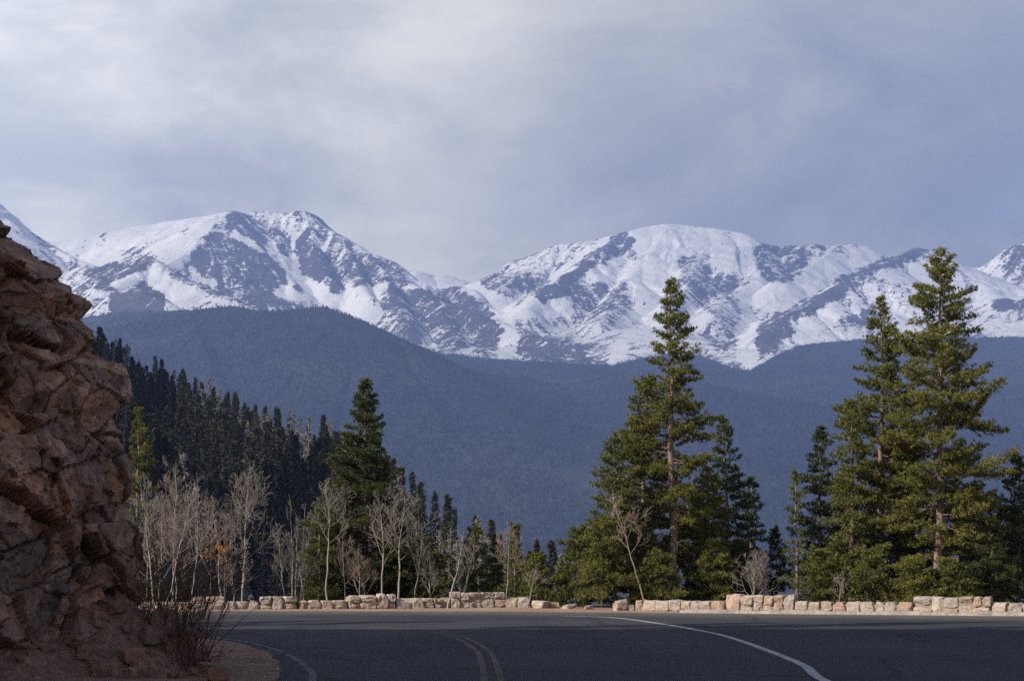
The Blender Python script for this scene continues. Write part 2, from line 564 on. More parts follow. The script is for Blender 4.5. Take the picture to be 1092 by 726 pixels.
def add_haze():
    x0, x1, y0, y1, z0, z1 = -4200, 4200, -700, 9300, -420, 1750
    V = [(x, y, z) for x in (x0, x1) for y in (y0, y1) for z in (z0, z1)]
    Q = np.array([[0, 1, 3, 2], [4, 6, 7, 5], [0, 4, 5, 1], [2, 3, 7, 6], [0, 2, 6, 4], [1, 5, 7, 3]])
    m = bpy.data.materials.new('haze_air'); m.use_nodes = True
    t = m.node_tree
    t.nodes.remove(t.nodes['Principled BSDF'])
    v = t.nodes.new('ShaderNodeVolumePrincipled')
    v.inputs['Color'].default_value = (.285, .43, 1.0, 1)
    v.inputs['Density'].default_value = HAZE_D
    v.inputs['Anisotropy'].default_value = 0.0
    t.links.new(v.outputs[0], t.nodes['Material Output'].inputs['Volume'])
    tag(obj('haze', mesh('haze', V, Q, [m])), kind='stuff', label='pale blue mountain haze filling the valley', cat='haze')


add_haze()



def build_added_cloud():
    # unseen bank added on the sunward side to dull the sun on the range
    xs = np.linspace(-10500, -700, 70); ys = np.linspace(-1100, 9800, 76)
    Y, X = np.meshgrid(ys, xs, indexing='ij')
    e = sstep(0, .12, (X - xs[0]) / 9800) * sstep(0, .12, (xs[-1] - X) / 9800) * sstep(0, .06, (Y - ys[0]) / 10900) * sstep(0, .1, (ys[-1] - Y) / 10900)
    th = (60 + 300 * fbm(X / 900, Y / 900, 0, 4, 15)) * e
    lo = np.stack([X, Y, 3500 - th * .35], -1).reshape(-1, 3); hi = np.stack([X, Y, 3504 + th], -1).reshape(-1, 3)
    f = grid_faces(*X.shape)
    m = bpy.data.materials.new('added_cloud_vapour'); m.use_nodes = True
    t = m.node_tree; t.nodes.remove(t.nodes['Principled BSDF'])
    tr = t.nodes.new('ShaderNodeBsdfTransparent'); df = t.nodes.new('ShaderNodeBsdfTranslucent'); df.inputs['Color'].default_value = (.9, .9, .92, 1)
    tcn = t.nodes.new('ShaderNodeTexCoord'); nz = t.nodes.new('ShaderNodeTexNoise'); nz.inputs['Scale'].default_value = .0011; nz.inputs['Detail'].default_value = 5
    t.links.new(tcn.outputs['Object'], nz.inputs['Vector'])
    rp = t.nodes.new('ShaderNodeMapRange'); t.links.new(nz.outputs['Fac'], rp.inputs['Value'])
    rp.inputs['From Min'].default_value = .38; rp.inputs['From Max'].default_value = .62
    rp.inputs['To Min'].default_value = .14; rp.inputs['To Max'].default_value = .34
    mx = t.nodes.new('ShaderNodeMixShader'); t.links.new(rp.outputs['Result'], mx.inputs[0])
    t.links.new(tr.outputs[0], mx.inputs[1]); t.links.new(df.outputs[0], mx.inputs[2])
    t.links.new(mx.outputs[0], t.nodes['Material Output'].inputs['Surface'])
    tag(obj('added_cloud', mesh('added_cloud', np.concatenate([lo, hi]), np.concatenate([f[:, ::-1], f + len(lo)]), [m], True)), kind='stuff', label='unseen vapour sheet added high on the sunny side to dim the sun on the range', cat='added_cloud')


build_added_cloud()

# ------------------------------------------------------------------ far terrain
def tents(X, Y, ridges, gully=True):
    """height = max over ridge lines of (crest height - slope * distance), with gullies running down the fall line"""
    Z = np.full(X.shape, -1e9)
    if gully == 'far':
        wx = 60 * (fbm(X / 260, Y / 260, 1.5, 2, 301) - .5) + 26 * (fbm(X / 80, Y / 80, 4.5, 2, 303) - .5)
        wy = 60 * (fbm(X / 260, Y / 260, 8.5, 2, 305) - .5) + 26 * (fbm(X / 80, Y / 80, 6.5, 2, 307) - .5)
        X = X + wx; Y = Y + wy
    for k, rg in enumerate(ridges):
        pts, slope = rg[0], rg[1]
        gf, ga = (rg[2], rg[3]) if len(rg) > 2 else (0, 0)
        P = np.array([W(*p) for p in pts])
        seg0 = 0.0
        bd = np.full(X.shape, 1e18); bz = np.zeros(X.shape); bs = np.zeros(X.shape)
        for a, b in zip(P[:-1], P[1:]):
            d = b[:2] - a[:2]; L2 = (d ** 2).sum(); L = math.sqrt(L2)
            t = np.clip(((X - a[0]) * d[0] + (Y - a[1]) * d[1]) / L2, 0, 1)
            dd = np.hypot(X - a[0] - t * d[0], Y - a[1] - t * d[1])
            zz = a[2] + t * (b[2] - a[2])
            h = zz - slope * dd
            m = h > bz - slope * bd if False else (zz - slope * dd) > (bz - slope * np.minimum(bd, 1e12))
            bd = np.where(m, dd, bd); bz = np.where(m, zz, bz); bs = np.where(m, seg0 + t * L, bs)
            seg0 += L
        rd = 26.0 if gully == 'far' else 0.0
        h = bz - slope * (np.sqrt(bd * bd + rd * rd) - rd)
        m = h > Z - 110 if gf else None
        if gf and m.any():
            b1, s1, x1, y1 = bd[m], bs[m], X[m], Y[m]
            warp = 1.1 * (fbm(x1 / 260, y1 / 260, k * 3.3, 3, 40 + k) - .5)
            g = ridged(s1 * gf + warp, b1 * gf * .16 + warp, k * 7.7, 4, 60 + k)
            g2 = ridged(s1 * gf * 3.3 + warp * 2, b1 * gf * .7 + warp, k * 2.7, 3, 90 + k)
            h[m] += ga * (g - .62) * sstep(0, 260, b1) + ga * .4 * (g2 - .62) * sstep(0, 120, b1)
        Z = np.maximum(Z, h)
    return Z


RIDGES = [
    ([(-260, 60, 6200), (-60, 190, 6300), (0, 229, 6300), (30, 246, 6250), (53, 259, 6200), (88, 281, 6000), (112, 302, 5600)], .62, 1 / 240, 60),
    ([(20, 262, 7650), (53, 258, 7600), (100, 250, 7600), (150, 240, 7600), (200, 234, 7550), (235, 228, 7500), (247, 224, 7400)], .55, 1 / 500, 26),
    ([(247, 224, 7400), (255, 229, 7420), (262, 230, 7450), (272, 226, 7450), (285, 225, 7450), (300, 226, 7450), (309, 228, 7430), (318, 225, 7420), (326, 226, 7400), (334, 233, 7350), (340, 239, 7300), (364, 251, 7200),
      (397, 270, 7050), (412, 283, 6950), (430, 299, 6850), (470, 322, 6600), (520, 340, 6300), (580, 362, 5900), (640, 383, 5600)], .78, 1 / 200, 80),
    ([(247, 224, 7400), (240, 232, 7300), (232, 243, 7200), (218, 254, 7060), (205, 266, 6950), (180, 282, 6800)], .9, 1 / 180, 50),
    ([(264, 229, 7430), (270, 243, 7260), (280, 264, 7060), (284, 286, 6880), (290, 300, 6760)], .95, 1 / 160, 50),
    ([(292, 226, 7440), (296, 248, 7240), (302, 272, 7020), (308, 292, 6850), (318, 306, 6700)], .95, 1 / 160, 50),
    ([(326, 226, 7400), (331, 246, 7200), (342, 276, 6960), (357, 301, 6750)], .95, 1 / 160, 50),
    ([(364, 251, 7200), (378, 278, 6960), (385, 300, 6750), (400, 318, 6550)], .9, 1 / 160, 40),
    ([(397, 270, 7050), (412, 300, 6780), (425, 325, 6500), (440, 350, 6200)], .85, 1 / 160, 40),
    ([(470, 322, 6600), (478, 345, 6300), (492, 368, 6000)], .8, 1 / 160, 40),
    ([(20, 300, 5500), (75, 292, 5500), (105, 288, 5480), (120, 284, 5450), (140, 277, 5420), (155, 273, 5400), (175, 285, 5300), (190, 296, 5200), (215, 306, 5100), (240, 317, 5000), (270, 329, 4880)], .62, 1 / 170, 40),
    ([(155, 273, 5400), (138, 290, 5250), (120, 306, 5100), (100, 322, 4950)], .7, 1 / 150, 36),
    ([(128, 312, 4900), (145, 305, 4900), (158, 312, 4800), (172, 324, 4700)], .75, 1 / 140, 36),
    ([(415, 299, 8250), (430, 293, 8250), (445, 289, 8200), (453, 292, 8200), (462, 296, 8200), (475, 293, 8200), (482, 297, 8200), (492, 298, 8200), (508, 305, 8150)], .5, 1 / 300, 20),
    ([(440, 308, 7500), (466, 306, 7450), (490, 305.5, 7400), (502, 309, 7300), (512, 320, 7150), (535, 335, 6950), (556, 352, 6600)], .85, 1 / 150, 50),
    ([(500, 306, 8150), (515, 301, 8000), (528, 293, 7980), (540, 289, 7950), (548, 281, 7920), (555, 277, 7900), (563, 272, 7880), (572, 269, 7870), (590, 261, 7850), (604, 261, 7840), (620, 258, 7830), (640, 254, 7810), (665, 249, 7800), (690, 242, 7800), (712, 239, 7800), (735, 241, 7780), (760, 244, 7750), (790, 249, 7700), (797, 255, 7690),
      (806, 260, 7680), (830, 263, 7650), (850, 262, 7600), (870, 260, 7570), (888, 262, 7540), (905, 260, 7500), (918, 262, 7500), (935, 270, 7480), (958, 276, 7450), (985, 270, 7430)], .56, 1 / 330, 46),
    ([(665, 249, 7800), (652, 258, 7650), (640, 267, 7500), (622, 280, 7350), (605, 292, 7200), (588, 305, 7050), (572, 318, 6900), (560, 330, 6750)], .66, 1 / 170, 44),
    ([(590, 261, 7850), (575, 278, 7650), (552, 296, 7450), (535, 308, 7300)], .7, 1 / 170, 40),
    ([(712, 239, 7800), (690, 270, 7450), (670, 300, 7150), (655, 322, 6900), (640, 345, 6500)], .6, 1 / 260, 40),
    ([(760, 244, 7750), (745, 270, 7450), (735, 295, 7150), (728, 318, 6850), (722, 345, 6500), (715, 362, 6250)], .62, 1 / 200, 50),
    ([(806, 260, 7680), (812, 280, 7350), (802, 300, 7050), (772, 318, 6750), (760, 345, 6350)], .62, 1 / 200, 40),
    ([(905, 260, 7500), (880, 274, 7300), (850, 290, 7100), (826, 300, 6950)], .6, 1 / 200, 36),
    ([(1010, 276, 6950), (1000, 270, 6920), (990, 267, 6900), (978, 265, 6900), (962, 272, 6820), (940, 281, 6700), (920, 291, 6600), (900, 301, 6500), (875, 315, 6350), (850, 331, 6200), (832, 346, 6050), (815, 361, 5900), (795, 387, 5700)], .55, 1 / 170, 40),
    ([(978, 265, 6900), (1005, 275, 6850), (1030, 293, 6700), (1060, 315, 6400)], .5, 1 / 200, 36),
    ([(1020, 292, 7650), (1036, 286, 7600), (1050, 285, 7500), (1062, 277, 7450), (1075, 268, 7400), (1086, 260, 7300), (1110, 252, 7300), (1180, 262, 7300), (1330, 240, 7300)], .72, 1 / 190, 60),
    ([(1030, 330, 6050), (1048, 322, 6050), (1070, 318, 6000), (1110, 321, 5950), (1250, 318, 5900)], .4, 1 / 220, 26),
]
FHILLS = [
    ([(-260, 340, 3300), (-50, 352, 3200), (60, 348, 3100), (100, 344, 3050), (130, 339, 3030), (165, 336, 3010), (200, 331, 3000), (225, 328, 3000), (250, 326, 3000), (275, 330, 2980), (300, 331, 2950), (325, 328, 2930), (345, 327, 2900), (357, 330, 2880), (370, 336, 2850), (400, 349, 2800), (440, 368, 2750),
      (480, 388, 2950), (520, 404, 3150), (570, 424, 3300)], .5, 1 / 260, 26),
    ([(200, 331, 3000), (230, 400, 2650), (270, 480, 2350), (300, 560, 2150)], .5, 1 / 200, 22),
    ([(680, 400, 4300), (740, 416, 4100), (775, 425, 4000), (820, 440, 3900), (870, 462, 3800), (950, 492, 3600), (1050, 520, 3400)], .34, 1 / 300, 22),
    ([(1000, 440, 4300), (1092, 420, 4300), (1300, 400, 4300)], .34, 1 / 300, 22),
]

FHILLS[:2] = [([(a, b, d * 1.34 if d < 3400 else d + 500) for a, b, d in pts], sl, g, m) for pts, sl, g, m in FHILLS[:2]]


def z_base(X, Y):
    z = 587 * (Y - 2600) / 2900.0
    z = np.where(z < -150, -150, z)
    return z + 46 * (fbm(X / 620, Y / 900, 3.1, 4, 5) - .5) * sstep(1700, 3200, Y) * 2


def far_height(X, Y):
    Zm = tents(X, Y, RIDGES, 'far')
    Zf = tents(X, Y, FHILLS)
    Zb = z_base(X, Y)
    k = 24.0                       # soft blend between the valley side and the foot of the mountains
    kf = 150.0                     # the wooded hill runs out into the valley side without a break
    hf = np.maximum(kf - np.abs(Zf - Zb), 0)
    Zv = np.maximum(Zf, Zb) + hf * hf / (4 * kf) * sstep(2300, 3100, Y)
    zz = np.maximum(Zm, Zv)
    zz = zz + k * np.exp(-np.abs(Zb - np.maximum(Zm, Zf)) / (k * 2.2)) * .35
    zz = zz + 7 * (fbm(X / 70, Y / 70, 0, 4, 8) - .5)
    return zz, Zf, Zm, Zb


# (points, radius, snow cover 0..1) traced along the mountain faces
SNOW = [
    ([(70, 265), (110, 260), (160, 252), (215, 240), (238, 232)], 11, 1.), ([(90, 276), (140, 268), (190, 260)], 9, .97), ([(182, 277), (212, 252)], 6, .95),
    ([(-80, 200), (5, 238), (30, 253)], 8, .85), ([(45, 262), (70, 275), (88, 286)], 7, .42), ([(20, 262), (50, 280)], 9, .6),
    ([(112, 256), (116, 250)], 2.2, .1), ([(165, 251), (155, 262), (142, 268), (135, 274)], 3, .3), ([(196, 248), (202, 245)], 2.5, .2), ([(105, 262), (110, 262)], 2, .25),
    ([(155, 275), (138, 283), (118, 291), (95, 300)], 8, .12), ([(170, 283), (192, 294), (215, 304), (255, 322)], 6, .42), ([(160, 288), (175, 302), (205, 315)], 7, .97), ([(128, 304), (150, 291)], 4, .9),
    ([(212, 316), (250, 326)], 5, .82), ([(145, 312), (165, 320), (125, 322)], 8, .08), ([(185, 328), (196, 326)], 5, .8), ([(95, 318), (108, 332)], 7, .5), ([(72, 293), (98, 304)], 5, .6), ([(92, 312), (112, 316)], 3, .75),
    ([(247, 230), (237, 246), (222, 262), (208, 272)], 6, .1), ([(256, 238), (266, 252), (280, 270), (292, 292)], 11, .08), ([(205, 280), (240, 287), (268, 302)], 10, .18), ([(225, 304), (258, 314)], 8, .28),
    ([(250, 250), (262, 256), (276, 266)], 2.5, .8), ([(198, 272), (186, 281)], 4, .9), ([(203, 287), (213, 299), (226, 304)], 3.4, .92), ([(287, 262), (295, 274), (311, 282)], 5, .85),
    ([(313, 232), (313, 262)], 2.2, .92), ([(312, 274), (317, 297)], 4.5, .9), ([(272, 228), (290, 234), (302, 244)], 7, .55), ([(322, 230), (332, 244), (350, 262)], 9, .42), ([(320, 264), (345, 282)], 9, .22),
    ([(296, 250), (304, 268)], 6, .25), ([(300, 312), (315, 315)], 4.2, .95), ([(325, 302), (345, 314), (366, 321), (398, 336)], 5.5, .96), ([(320, 308), (322, 310)], 2.5, .08), ([(354, 307), (358, 308)], 4, .08),
    ([(285, 322), (312, 331)], 6, .25), ([(366, 318), (400, 311), (412, 305)], 3.6, .88), ([(330, 290), (350, 296)], 5, .15),
    ([(368, 258), (400, 278), (425, 298)], 7, .36), ([(385, 290), (400, 298)], 8, .2), ([(428, 312), (470, 332), (520, 350)], 12, .13), ([(440, 347), (482, 362)], 9, .3), ([(455, 362), (462, 372)], 3, .75),
    ([(540, 360), (534, 380)], 3, .9), ([(565, 366), (620, 380)], 8, .14), ([(495, 350), (500, 358)], 3, .6),
    ([(440, 294), (470, 301), (503, 303)], 5, .98), ([(428, 306), (465, 306)], 2.4, .8), ([(488, 312), (508, 322), (520, 332)], 6, .07), ([(470, 314), (490, 320)], 5, .3),
    ([(505, 308), (528, 326), (550, 331), (568, 326)], 6.5, .98), ([(518, 298), (545, 300), (568, 302)], 6, .32), ([(556, 282), (580, 276), (605, 265)], 5, .62), ([(552, 279), (580, 266)], 2.4, .15),
    ([(665, 254), (640, 270), (610, 292), (578, 318)], 4.6, .14), ([(645, 257), (620, 274), (592, 298)], 2.8, .85), ([(690, 248), (722, 248), (703, 275), (692, 302)], 11, .98), ([(662, 285), (640, 300)], 7, .8),
    ([(620, 322), (650, 312), (660, 332)], 9, .38), ([(560, 346), (600, 346), (640, 352)], 8, .5), ([(575, 332), (602, 325)], 5, .8), ([(670, 347), (700, 352), (692, 330)], 8, .85), ([(660, 368), (655, 386)], 4, .95), ([(636, 378), (642, 384)], 5, .35),
    ([(530, 336), (545, 350), (549, 364)], 4, .9),
    ([(750, 254), (738, 262), (765, 256)], 7, .9), ([(742, 276), (736, 300)], 8, .42), ([(716, 312), (720, 342)], 7, .3), ([(772, 270), (790, 262), (793, 290)], 9, .96), ([(818, 275), (850, 280), (830, 292)], 9, .25),
    ([(868, 267), (906, 267)], 5, .45), ([(880, 286), (910, 276), (932, 270)], 8, .96), ([(800, 312), (840, 315), (880, 300)], 9, .98), ([(750, 312), (770, 305), (796, 298)], 5.5, .22), ([(758, 325), (785, 318)], 4.5, .45),
    ([(758, 352), (775, 360)], 7, .42), ([(796, 343), (797, 377)], 6, .97), ([(740, 336), (748, 340)], 5, .85), ([(780, 340), (770, 350)], 4, .4),
    ([(978, 268), (940, 284), (900, 304), (850, 334), (815, 364)], 6.5, .1), ([(960, 286), (930, 302), (908, 320)], 7, .6), ([(862, 346), (892, 336)], 7, .85), ([(898, 346), (932, 340)], 6, .35), ([(862, 362), (920, 356)], 5, .75),
    ([(977, 285), (987, 302)], 7, .95), ([(950, 326), (977, 332)], 8, .7), ([(1008, 282), (1040, 300)], 7, .8), ([(1058, 290), (1045, 312), (1076, 300)], 7, .75), ([(1086, 268), (1075, 285), (1082, 300)], 4.5, .25),
    ([(1048, 321), (1090, 312)], 4.6, .92), ([(1066, 326), (1110, 325)], 4.5, .12), ([(1048, 342), (1095, 338)], 5.5, .55), ([(1055, 350), (1090, 352)], 4, .8),
]
TREELINE = [(-300, 330), (60, 330), (88, 338), (130, 332), (200, 330), (260, 331), (360, 345), (420, 360), (470, 376), (520, 381), (560, 384), (600, 386), (650, 389), (680, 382), (720, 376), (745, 378), (780, 391), (800, 394),
            (825, 380), (850, 368), (880, 364), (920, 361), (980, 360), (1040, 359), (1092, 358), (1400, 356)]


def build_far():
    pxs = np.linspace(-170, 1270, 960)
    ds = np.concatenate([np.linspace(1780, 4600, 230)[:-1], np.linspace(4600, 8400, 560)])
    D, PX = np.meshgrid(ds, pxs, indexing='ij')
    X = (PX - CX) / F * D; Y = D
    Z, Zf, Zm, Zb = far_height(X, Y)
    PY = HZ - (Z - CZ) / D * F
    num = np.full(PX.shape, .5 * .02); den = np.full(PX.shape, .02)
    far = np.nonzero((D > 4590).ravel())[0]
    px_, py_ = PX.ravel()[far], PY.ravel()[far]
    nf, df = num.ravel(), den.ravel()
    wob = 17 * (fbm(X.ravel()[far] / 110, Y.ravel()[far] / 110, Z.ravel()[far] / 110, 5, 88, .6) - .5)
    pxw, pyw = px_ + wob, py_ + .7 * wob
    for pts, r, c in SNOW:
        P = np.array(pts, float)
        g = 3.2 * r
        m = (px_ > P[:, 0].min() - g) & (px_ < P[:, 0].max() + g) & (py_ > P[:, 1].min() - g) & (py_ < P[:, 1].max() + g)
        qx, qy = pxw[m], pyw[m]
        dmin = np.full(qx.shape, 1e9)
        for a, b in zip(P[:-1], P[1:]):
            d = b - a; L2 = (d ** 2).sum()
            t = np.clip(((qx - a[0]) * d[0] + (qy - a[1]) * d[1]) / L2, 0, 1)
            dmin = np.minimum(dmin, np.hypot(qx - a[0] - t * d[0], qy - a[1] - t * d[1]))
        w = np.exp(-(dmin / r) ** 2) * (12.0 / (r + 4))
        nf[far[m]] += w * c; df[far[m]] += w
    num, den = nf.reshape(PX.shape), df.reshape(PX.shape)
    snow = num / den
    gr, gc = np.gradient(Z)
    gr = gr / np.gradient(ds)[:, None]; gc = gc / (np.gradient(pxs)[None, :] / F * D)
    gl = np.sqrt(gr * gr + gc * gc) + 1e-6
    vr, vc = gr / gl / np.gradient(ds)[:, None], gc / gl / (np.gradient(pxs)[None, :] / F * D)
    rs = np.random.default_rng(77)
    wn_ = rs.random(Z.shape)
    R0, C0 = np.meshgrid(np.arange(Z.shape[0]), np.arange(Z.shape[1]), indexing='ij')
    def drift(noise, n, step):
        acc = noise.copy(); cnt_ = 1
        for sg in (1, -1):
            rr, cc = R0.astype(float), C0.astype(float)
            for _ in range(n):
                ri = np.clip(rr.round().astype(int), 0, Z.shape[0] - 1); ci = np.clip(cc.round().astype(int), 0, Z.shape[1] - 1)
                rr = rr + sg * step * vr[ri, ci]; cc = cc + sg * step * vc[ri, ci]
                acc += noise[np.clip(rr.round().astype(int), 0, Z.shape[0] - 1), np.clip(cc.round().astype(int), 0, Z.shape[1] - 1)]; cnt_ += 1
        a_ = acc / cnt_
        return (a_ - a_.mean()) / a_.std()
    def blur(A, k):
        for ax in (0, 1):
            A = sum(np.roll(A, j, ax) for j in range(-k, k + 1)) / (2 * k + 1)
        return A
    streak = drift(blur(wn_, 1), 9, 9.0) * .6 + drift(wn_, 5, 7.0) * .5
    cur = blur(Z, 2) - blur(Z, 8)
    cur = np.clip(cur / (cur[D > 4600].std() + 1e-6), -2, 2)
    steep = np.clip((gl - .75) * 1.2, -.3, .35)
    snow = .55 + (snow - .5) * .95 + .15 * streak - .10 * cur - .12 * steep
    tl = np.array(TREELINE, float)
    TY = np.interp(PX, tl[:, 0], tl[:, 1])
    forest = sstep(-5, 6, PY - TY)
    forest = np.where((Zf >= np.maximum(Zm, Zb) - 2) | (D < 4300), 1.0, forest)
    nr, nc = PX.shape
    V = np.stack([X, Y, Z], -1)
    cut = 229
    Fq = grid_faces(cut + 1, nc)
    tag(obj('foothills', mesh('foothills', V[:cut + 1].reshape(-1, 3), Fq, [M_fhill], True)), kind='structure')
    Fq = grid_faces(nr - cut, nc)
    tag(obj('mountains', mesh('mountains', V[cut:].reshape(-1, 3), Fq, [M_mount], True,
                              {'snow': snow[cut:].ravel(), 'forest': forest[cut:].ravel()})), kind='structure')
    # the distant forest, one mass: small spired crowns standing on the slopes
    rng = np.random.default_rng(5)
    pos = []
    # visible surface only: running horizon per column
    vis = PY <= np.minimum.accumulate(np.vstack([np.full((1, nc), 9999.), PY[:-1]]), 0) + 3
    ok = vis & (forest > .35) & (PY > 300) & (PY < 640)
    # area weights of grid cells
    dD = np.gradient(ds)[:, None]; area = dD * D * (pxs[1] - pxs[0]) / F
    clump = fbm(X / 150, Y / 150, 9, 3, 77)
    wgt = np.where(ok, area * (.12 + np.clip(forest, 0, 1)) * sstep(.12, .38, clump) * np.where(D < 4000, 1.0, .45), 0)
    wgt[D < 1850] = 0
    p = (wgt / wgt.sum()).ravel()
    N = 110000
    idx = rng.choice(len(p), N, p=p)
    r_, c_ = np.unravel_index(idx, PX.shape)
    fr, fc = rng.random(N), rng.random(N)
    r1 = np.minimum(r_ + 1, nr - 1); c1 = np.minimum(c_ + 1, nc - 1)
    def bl(A):
        return A[r_, c_] * (1 - fr) * (1 - fc) + A[r1, c_] * fr * (1 - fc) + A[r_, c1] * (1 - fr) * fc + A[r1, c1] * fr * fc
    bx, by, bz = bl(X), bl(Y), bl(Z)
    H = rng.uniform(4, 8.5, N) * np.where(by > 5200, .9, 1.0); rad = H * rng.uniform(.15, .24, N)
    S = 5
    A = np.arange(S) * 2 * math.pi / S
    off = rng.random(N) * 6
    lo = np.stack([bx[:, None] + np.cos(A + off[:, None]) * rad[:, None] * rng.uniform(.7, 1.3, (N, S)), by[:, None] + np.sin(A + off[:, None]) * rad[:, None] * rng.uniform(.7, 1.3, (N, S)),
                   (bz + H * .08)[:, None] + rng.uniform(-.5, 1, (N, S))], -1)
    mid = np.stack([bx[:, None] + np.cos(A + off[:, None] + .6) * rad[:, None] * rng.uniform(.35, .75, (N, S)), by[:, None] + np.sin(A + off[:, None] + .6) * rad[:, None] * rng.uniform(.35, .75, (N, S)),
                    (bz + H * .5)[:, None] + rng.uniform(-1, 1, (N, S))], -1)
    tip = np.stack([bx + rng.normal(0, .3, N), by, bz + H], -1)[:, None]
    V = np.concatenate([lo, mid, tip], 1).reshape(-1, 3)
    b = (np.arange(N) * (2 * S + 1))[:, None]; k = np.arange(S); k2 = (k + 1) % S
    Q = np.stack([b + k, b + k2, b + S + k2, b + S + k], -1).reshape(-1, 4)
    T = np.stack([b + S + k, b + S + k2, np.broadcast_to(b + 2 * S, (N, S))], -1).reshape(-1, 3)
    tag(obj('forest', mesh('forest', V, [Q, T], [M_needle_distant])), kind='stuff', label='dark conifer forest covering the distant slopes below the snow', cat='forest')


build_far()


# ------------------------------------------------------------------ near ground and the wooded hillside
def dpl(py):
    return F * CZ / (py - HZ)


HILL = [([(-420, 150, 560), (-220, 250, 520), (-60, 330, 470), (60, 385, 420), (130, 410, 390), (200, 446, 345), (280, 484, 295), (350, 517, 250), (430, 582, 200), (510, 622, 165), (600, 662, 135)], .52),
        ([(-520, -300, 330), (-420, -140, 330), (-260, 60, 330), (-120, 190, 320), (-20, 330, 310), (60, 440, 300), (130, 520, 270)], 1.15), ([(-520, -140, 200), (-420, -60, 200), (-260, 60, 200), (-140, 200, 190), (-60, 350, 180), (20, 560, 160)], 1.1)]


def ground_height(X, Y):
    edge = 69 + 3 * (fbm(X / 14, 0 * X, 2, 3, 3) - .5)
    z = np.where(Y > edge, -(Y - edge) * .42, 0)
    z = np.maximum(z, -165 + 10 * (fbm(X / 200, Y / 200, 1, 3, 4) - .5))
    z = np.where(Y > 1500, np.maximum(z, -165 + (Y - 1500) * .02), z)
    hz_ = tents(X, Y, HILL) + 4 * (fbm(X / 22, Y / 22, 1, 4, 14) - .5)
    z = np.maximum(z, np.where(Y > 85, hz_, -1e9))
    m = sstep(62, 68, Y)
    z = z + m * .5 * (fbm(X / 2.2, Y / 2.2, 0, 4, 21) - .5)
    return z


def build_ground():
    ys = np.concatenate([np.linspace(-60, 20, 20)[:-1], np.linspace(20, 54, 60)[:-1], np.linspace(54, 80, 90)[:-1], np.linspace(80, 600, 240)[:-1], np.linspace(600, 2100, 60)])
    u = np.linspace(-1, 1, 320)
    Y, U = np.meshgrid(ys, u, indexing='ij')
    X = U * (70 + np.maximum(Y, 0) * .5)
    Z = ground_height(X, Y)
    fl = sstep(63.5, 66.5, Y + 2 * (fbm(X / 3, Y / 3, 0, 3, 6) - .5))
    tag(obj('ground', mesh('ground', np.stack([X, Y, Z], -1).reshape(-1, 3), grid_faces(*X.shape), [M_dirt], True, {'floor': fl.ravel()})), kind='structure')


build_ground()


def smooth_curve(P, n=60):
    """Catmull-Rom through P"""
    P = np.asarray(P, float)
    Q = np.vstack([2 * P[0] - P[1], P, 2 * P[-1] - P[-2]])
    out = []
    per = max(2, n // (len(P) - 1))
    for i in range(1, len(Q) - 2):
        for t in np.linspace(0, 1, per, endpoint=False):
            a, b, c, d = Q[i - 1], Q[i], Q[i + 1], Q[i + 2]
            out.append(.5 * (2 * b + (c - a) * t + (2 * a - 5 * b + 4 * c - d) * t * t + (3 * b - a - 3 * c + d) * t ** 3))
    out.append(P[-1])
    return np.array(out)


def gp(px, py):
    d = dpl(py)
    return ((px - CX) / F * d, d)


def far_edge(x):
    # outer edge of the pavement, metres from the camera, along x
    return np.interp(x, [-60, -22, -9, 0, 8, 15.5, 40], [52, 58, 60.2, 59.5, 56.5, 54.0, 40])


def build_road():
    # one sheet: left edge follows the gravel shoulder, right side runs on past the frame
    left = smooth_curve([(-3.0, -10), (-2.95, 12), (-2.95, 22), (-3.35, 27), (-4.1, 32), (-5.3, 36.5), (-7.2, 40.2), (-10.5, 43.2), (-16, 45.2), (-26, 46), (-60, 42)], 420)
    right = np.array([(x, far_edge(x)) for x in np.linspace(-60, 40, 200)])
    rights = np.vstack([[(14, -10), (16, 12), (22, 24)][::-1]])
    n = len(left)
    # pair every left point with a far point by arc fraction
    fr = np.vstack([rights[::-1], right[::-1][10:]])
    s = np.r_[0, np.cumsum(np.linalg.norm(np.diff(fr, axis=0), axis=1))]
    t = np.linspace(0, s[-1], n)
    fr = np.stack([np.interp(t, s, fr[:, 0]), np.interp(t, s, fr[:, 1])], 1)
    K = 60
    w = np.linspace(0, 1, K)[None, :, None]
    jit = (.10 * (fbm(left[:, 0] * .8, left[:, 1] * .8, 0, 2, 9) - .5) * 2)[:, None]
    left = left + jit
    P = left[:, None] * (1 - w) + fr[:, None] * w
    sunlit_edge = sstep(6.0, .6, far_edge(P[..., 0]) - P[..., 1])      # sunlit strip painted in as lighter asphalt along the outer edge
    V = np.concatenate([P, np.full(P.shape[:2] + (1,), .004)], -1).reshape(-1, 3)
    tag(obj('road', mesh('road', V, grid_faces(n, K), [M_asphalt], True, {'sunlit_edge': sunlit_edge.ravel()})), kind='structure')


build_road()


def build_shoulder():
    # trodden gravel between the inner edge line and the scree, and on behind the cliff
    ys = np.linspace(8, 48, 260); u = np.linspace(0, 1, 40)
    Y, U = np.meshgrid(ys, u, indexing='ij')
    xr = np.interp(Y, [8, 22, 27, 32, 36.5, 40.2, 43.2, 45.2, 48], [-2.9, -2.9, -3.3, -4.0, -5.2, -7.0, -10.2, -15.5, -24])
    X = xr + .05 - U * 5.5
    Z = .0022 + .05 * U * fbm(X * 1.5, Y * 1.5, 0, 4, 33) * sstep(.0, .2, U)
    tag(obj('gravel_shoulder', mesh('gravel_shoulder', np.stack([X, Y, Z], -1).reshape(-1, 3), grid_faces(*X.shape), [M_scree], True)), kind='structure')


build_shoulder()




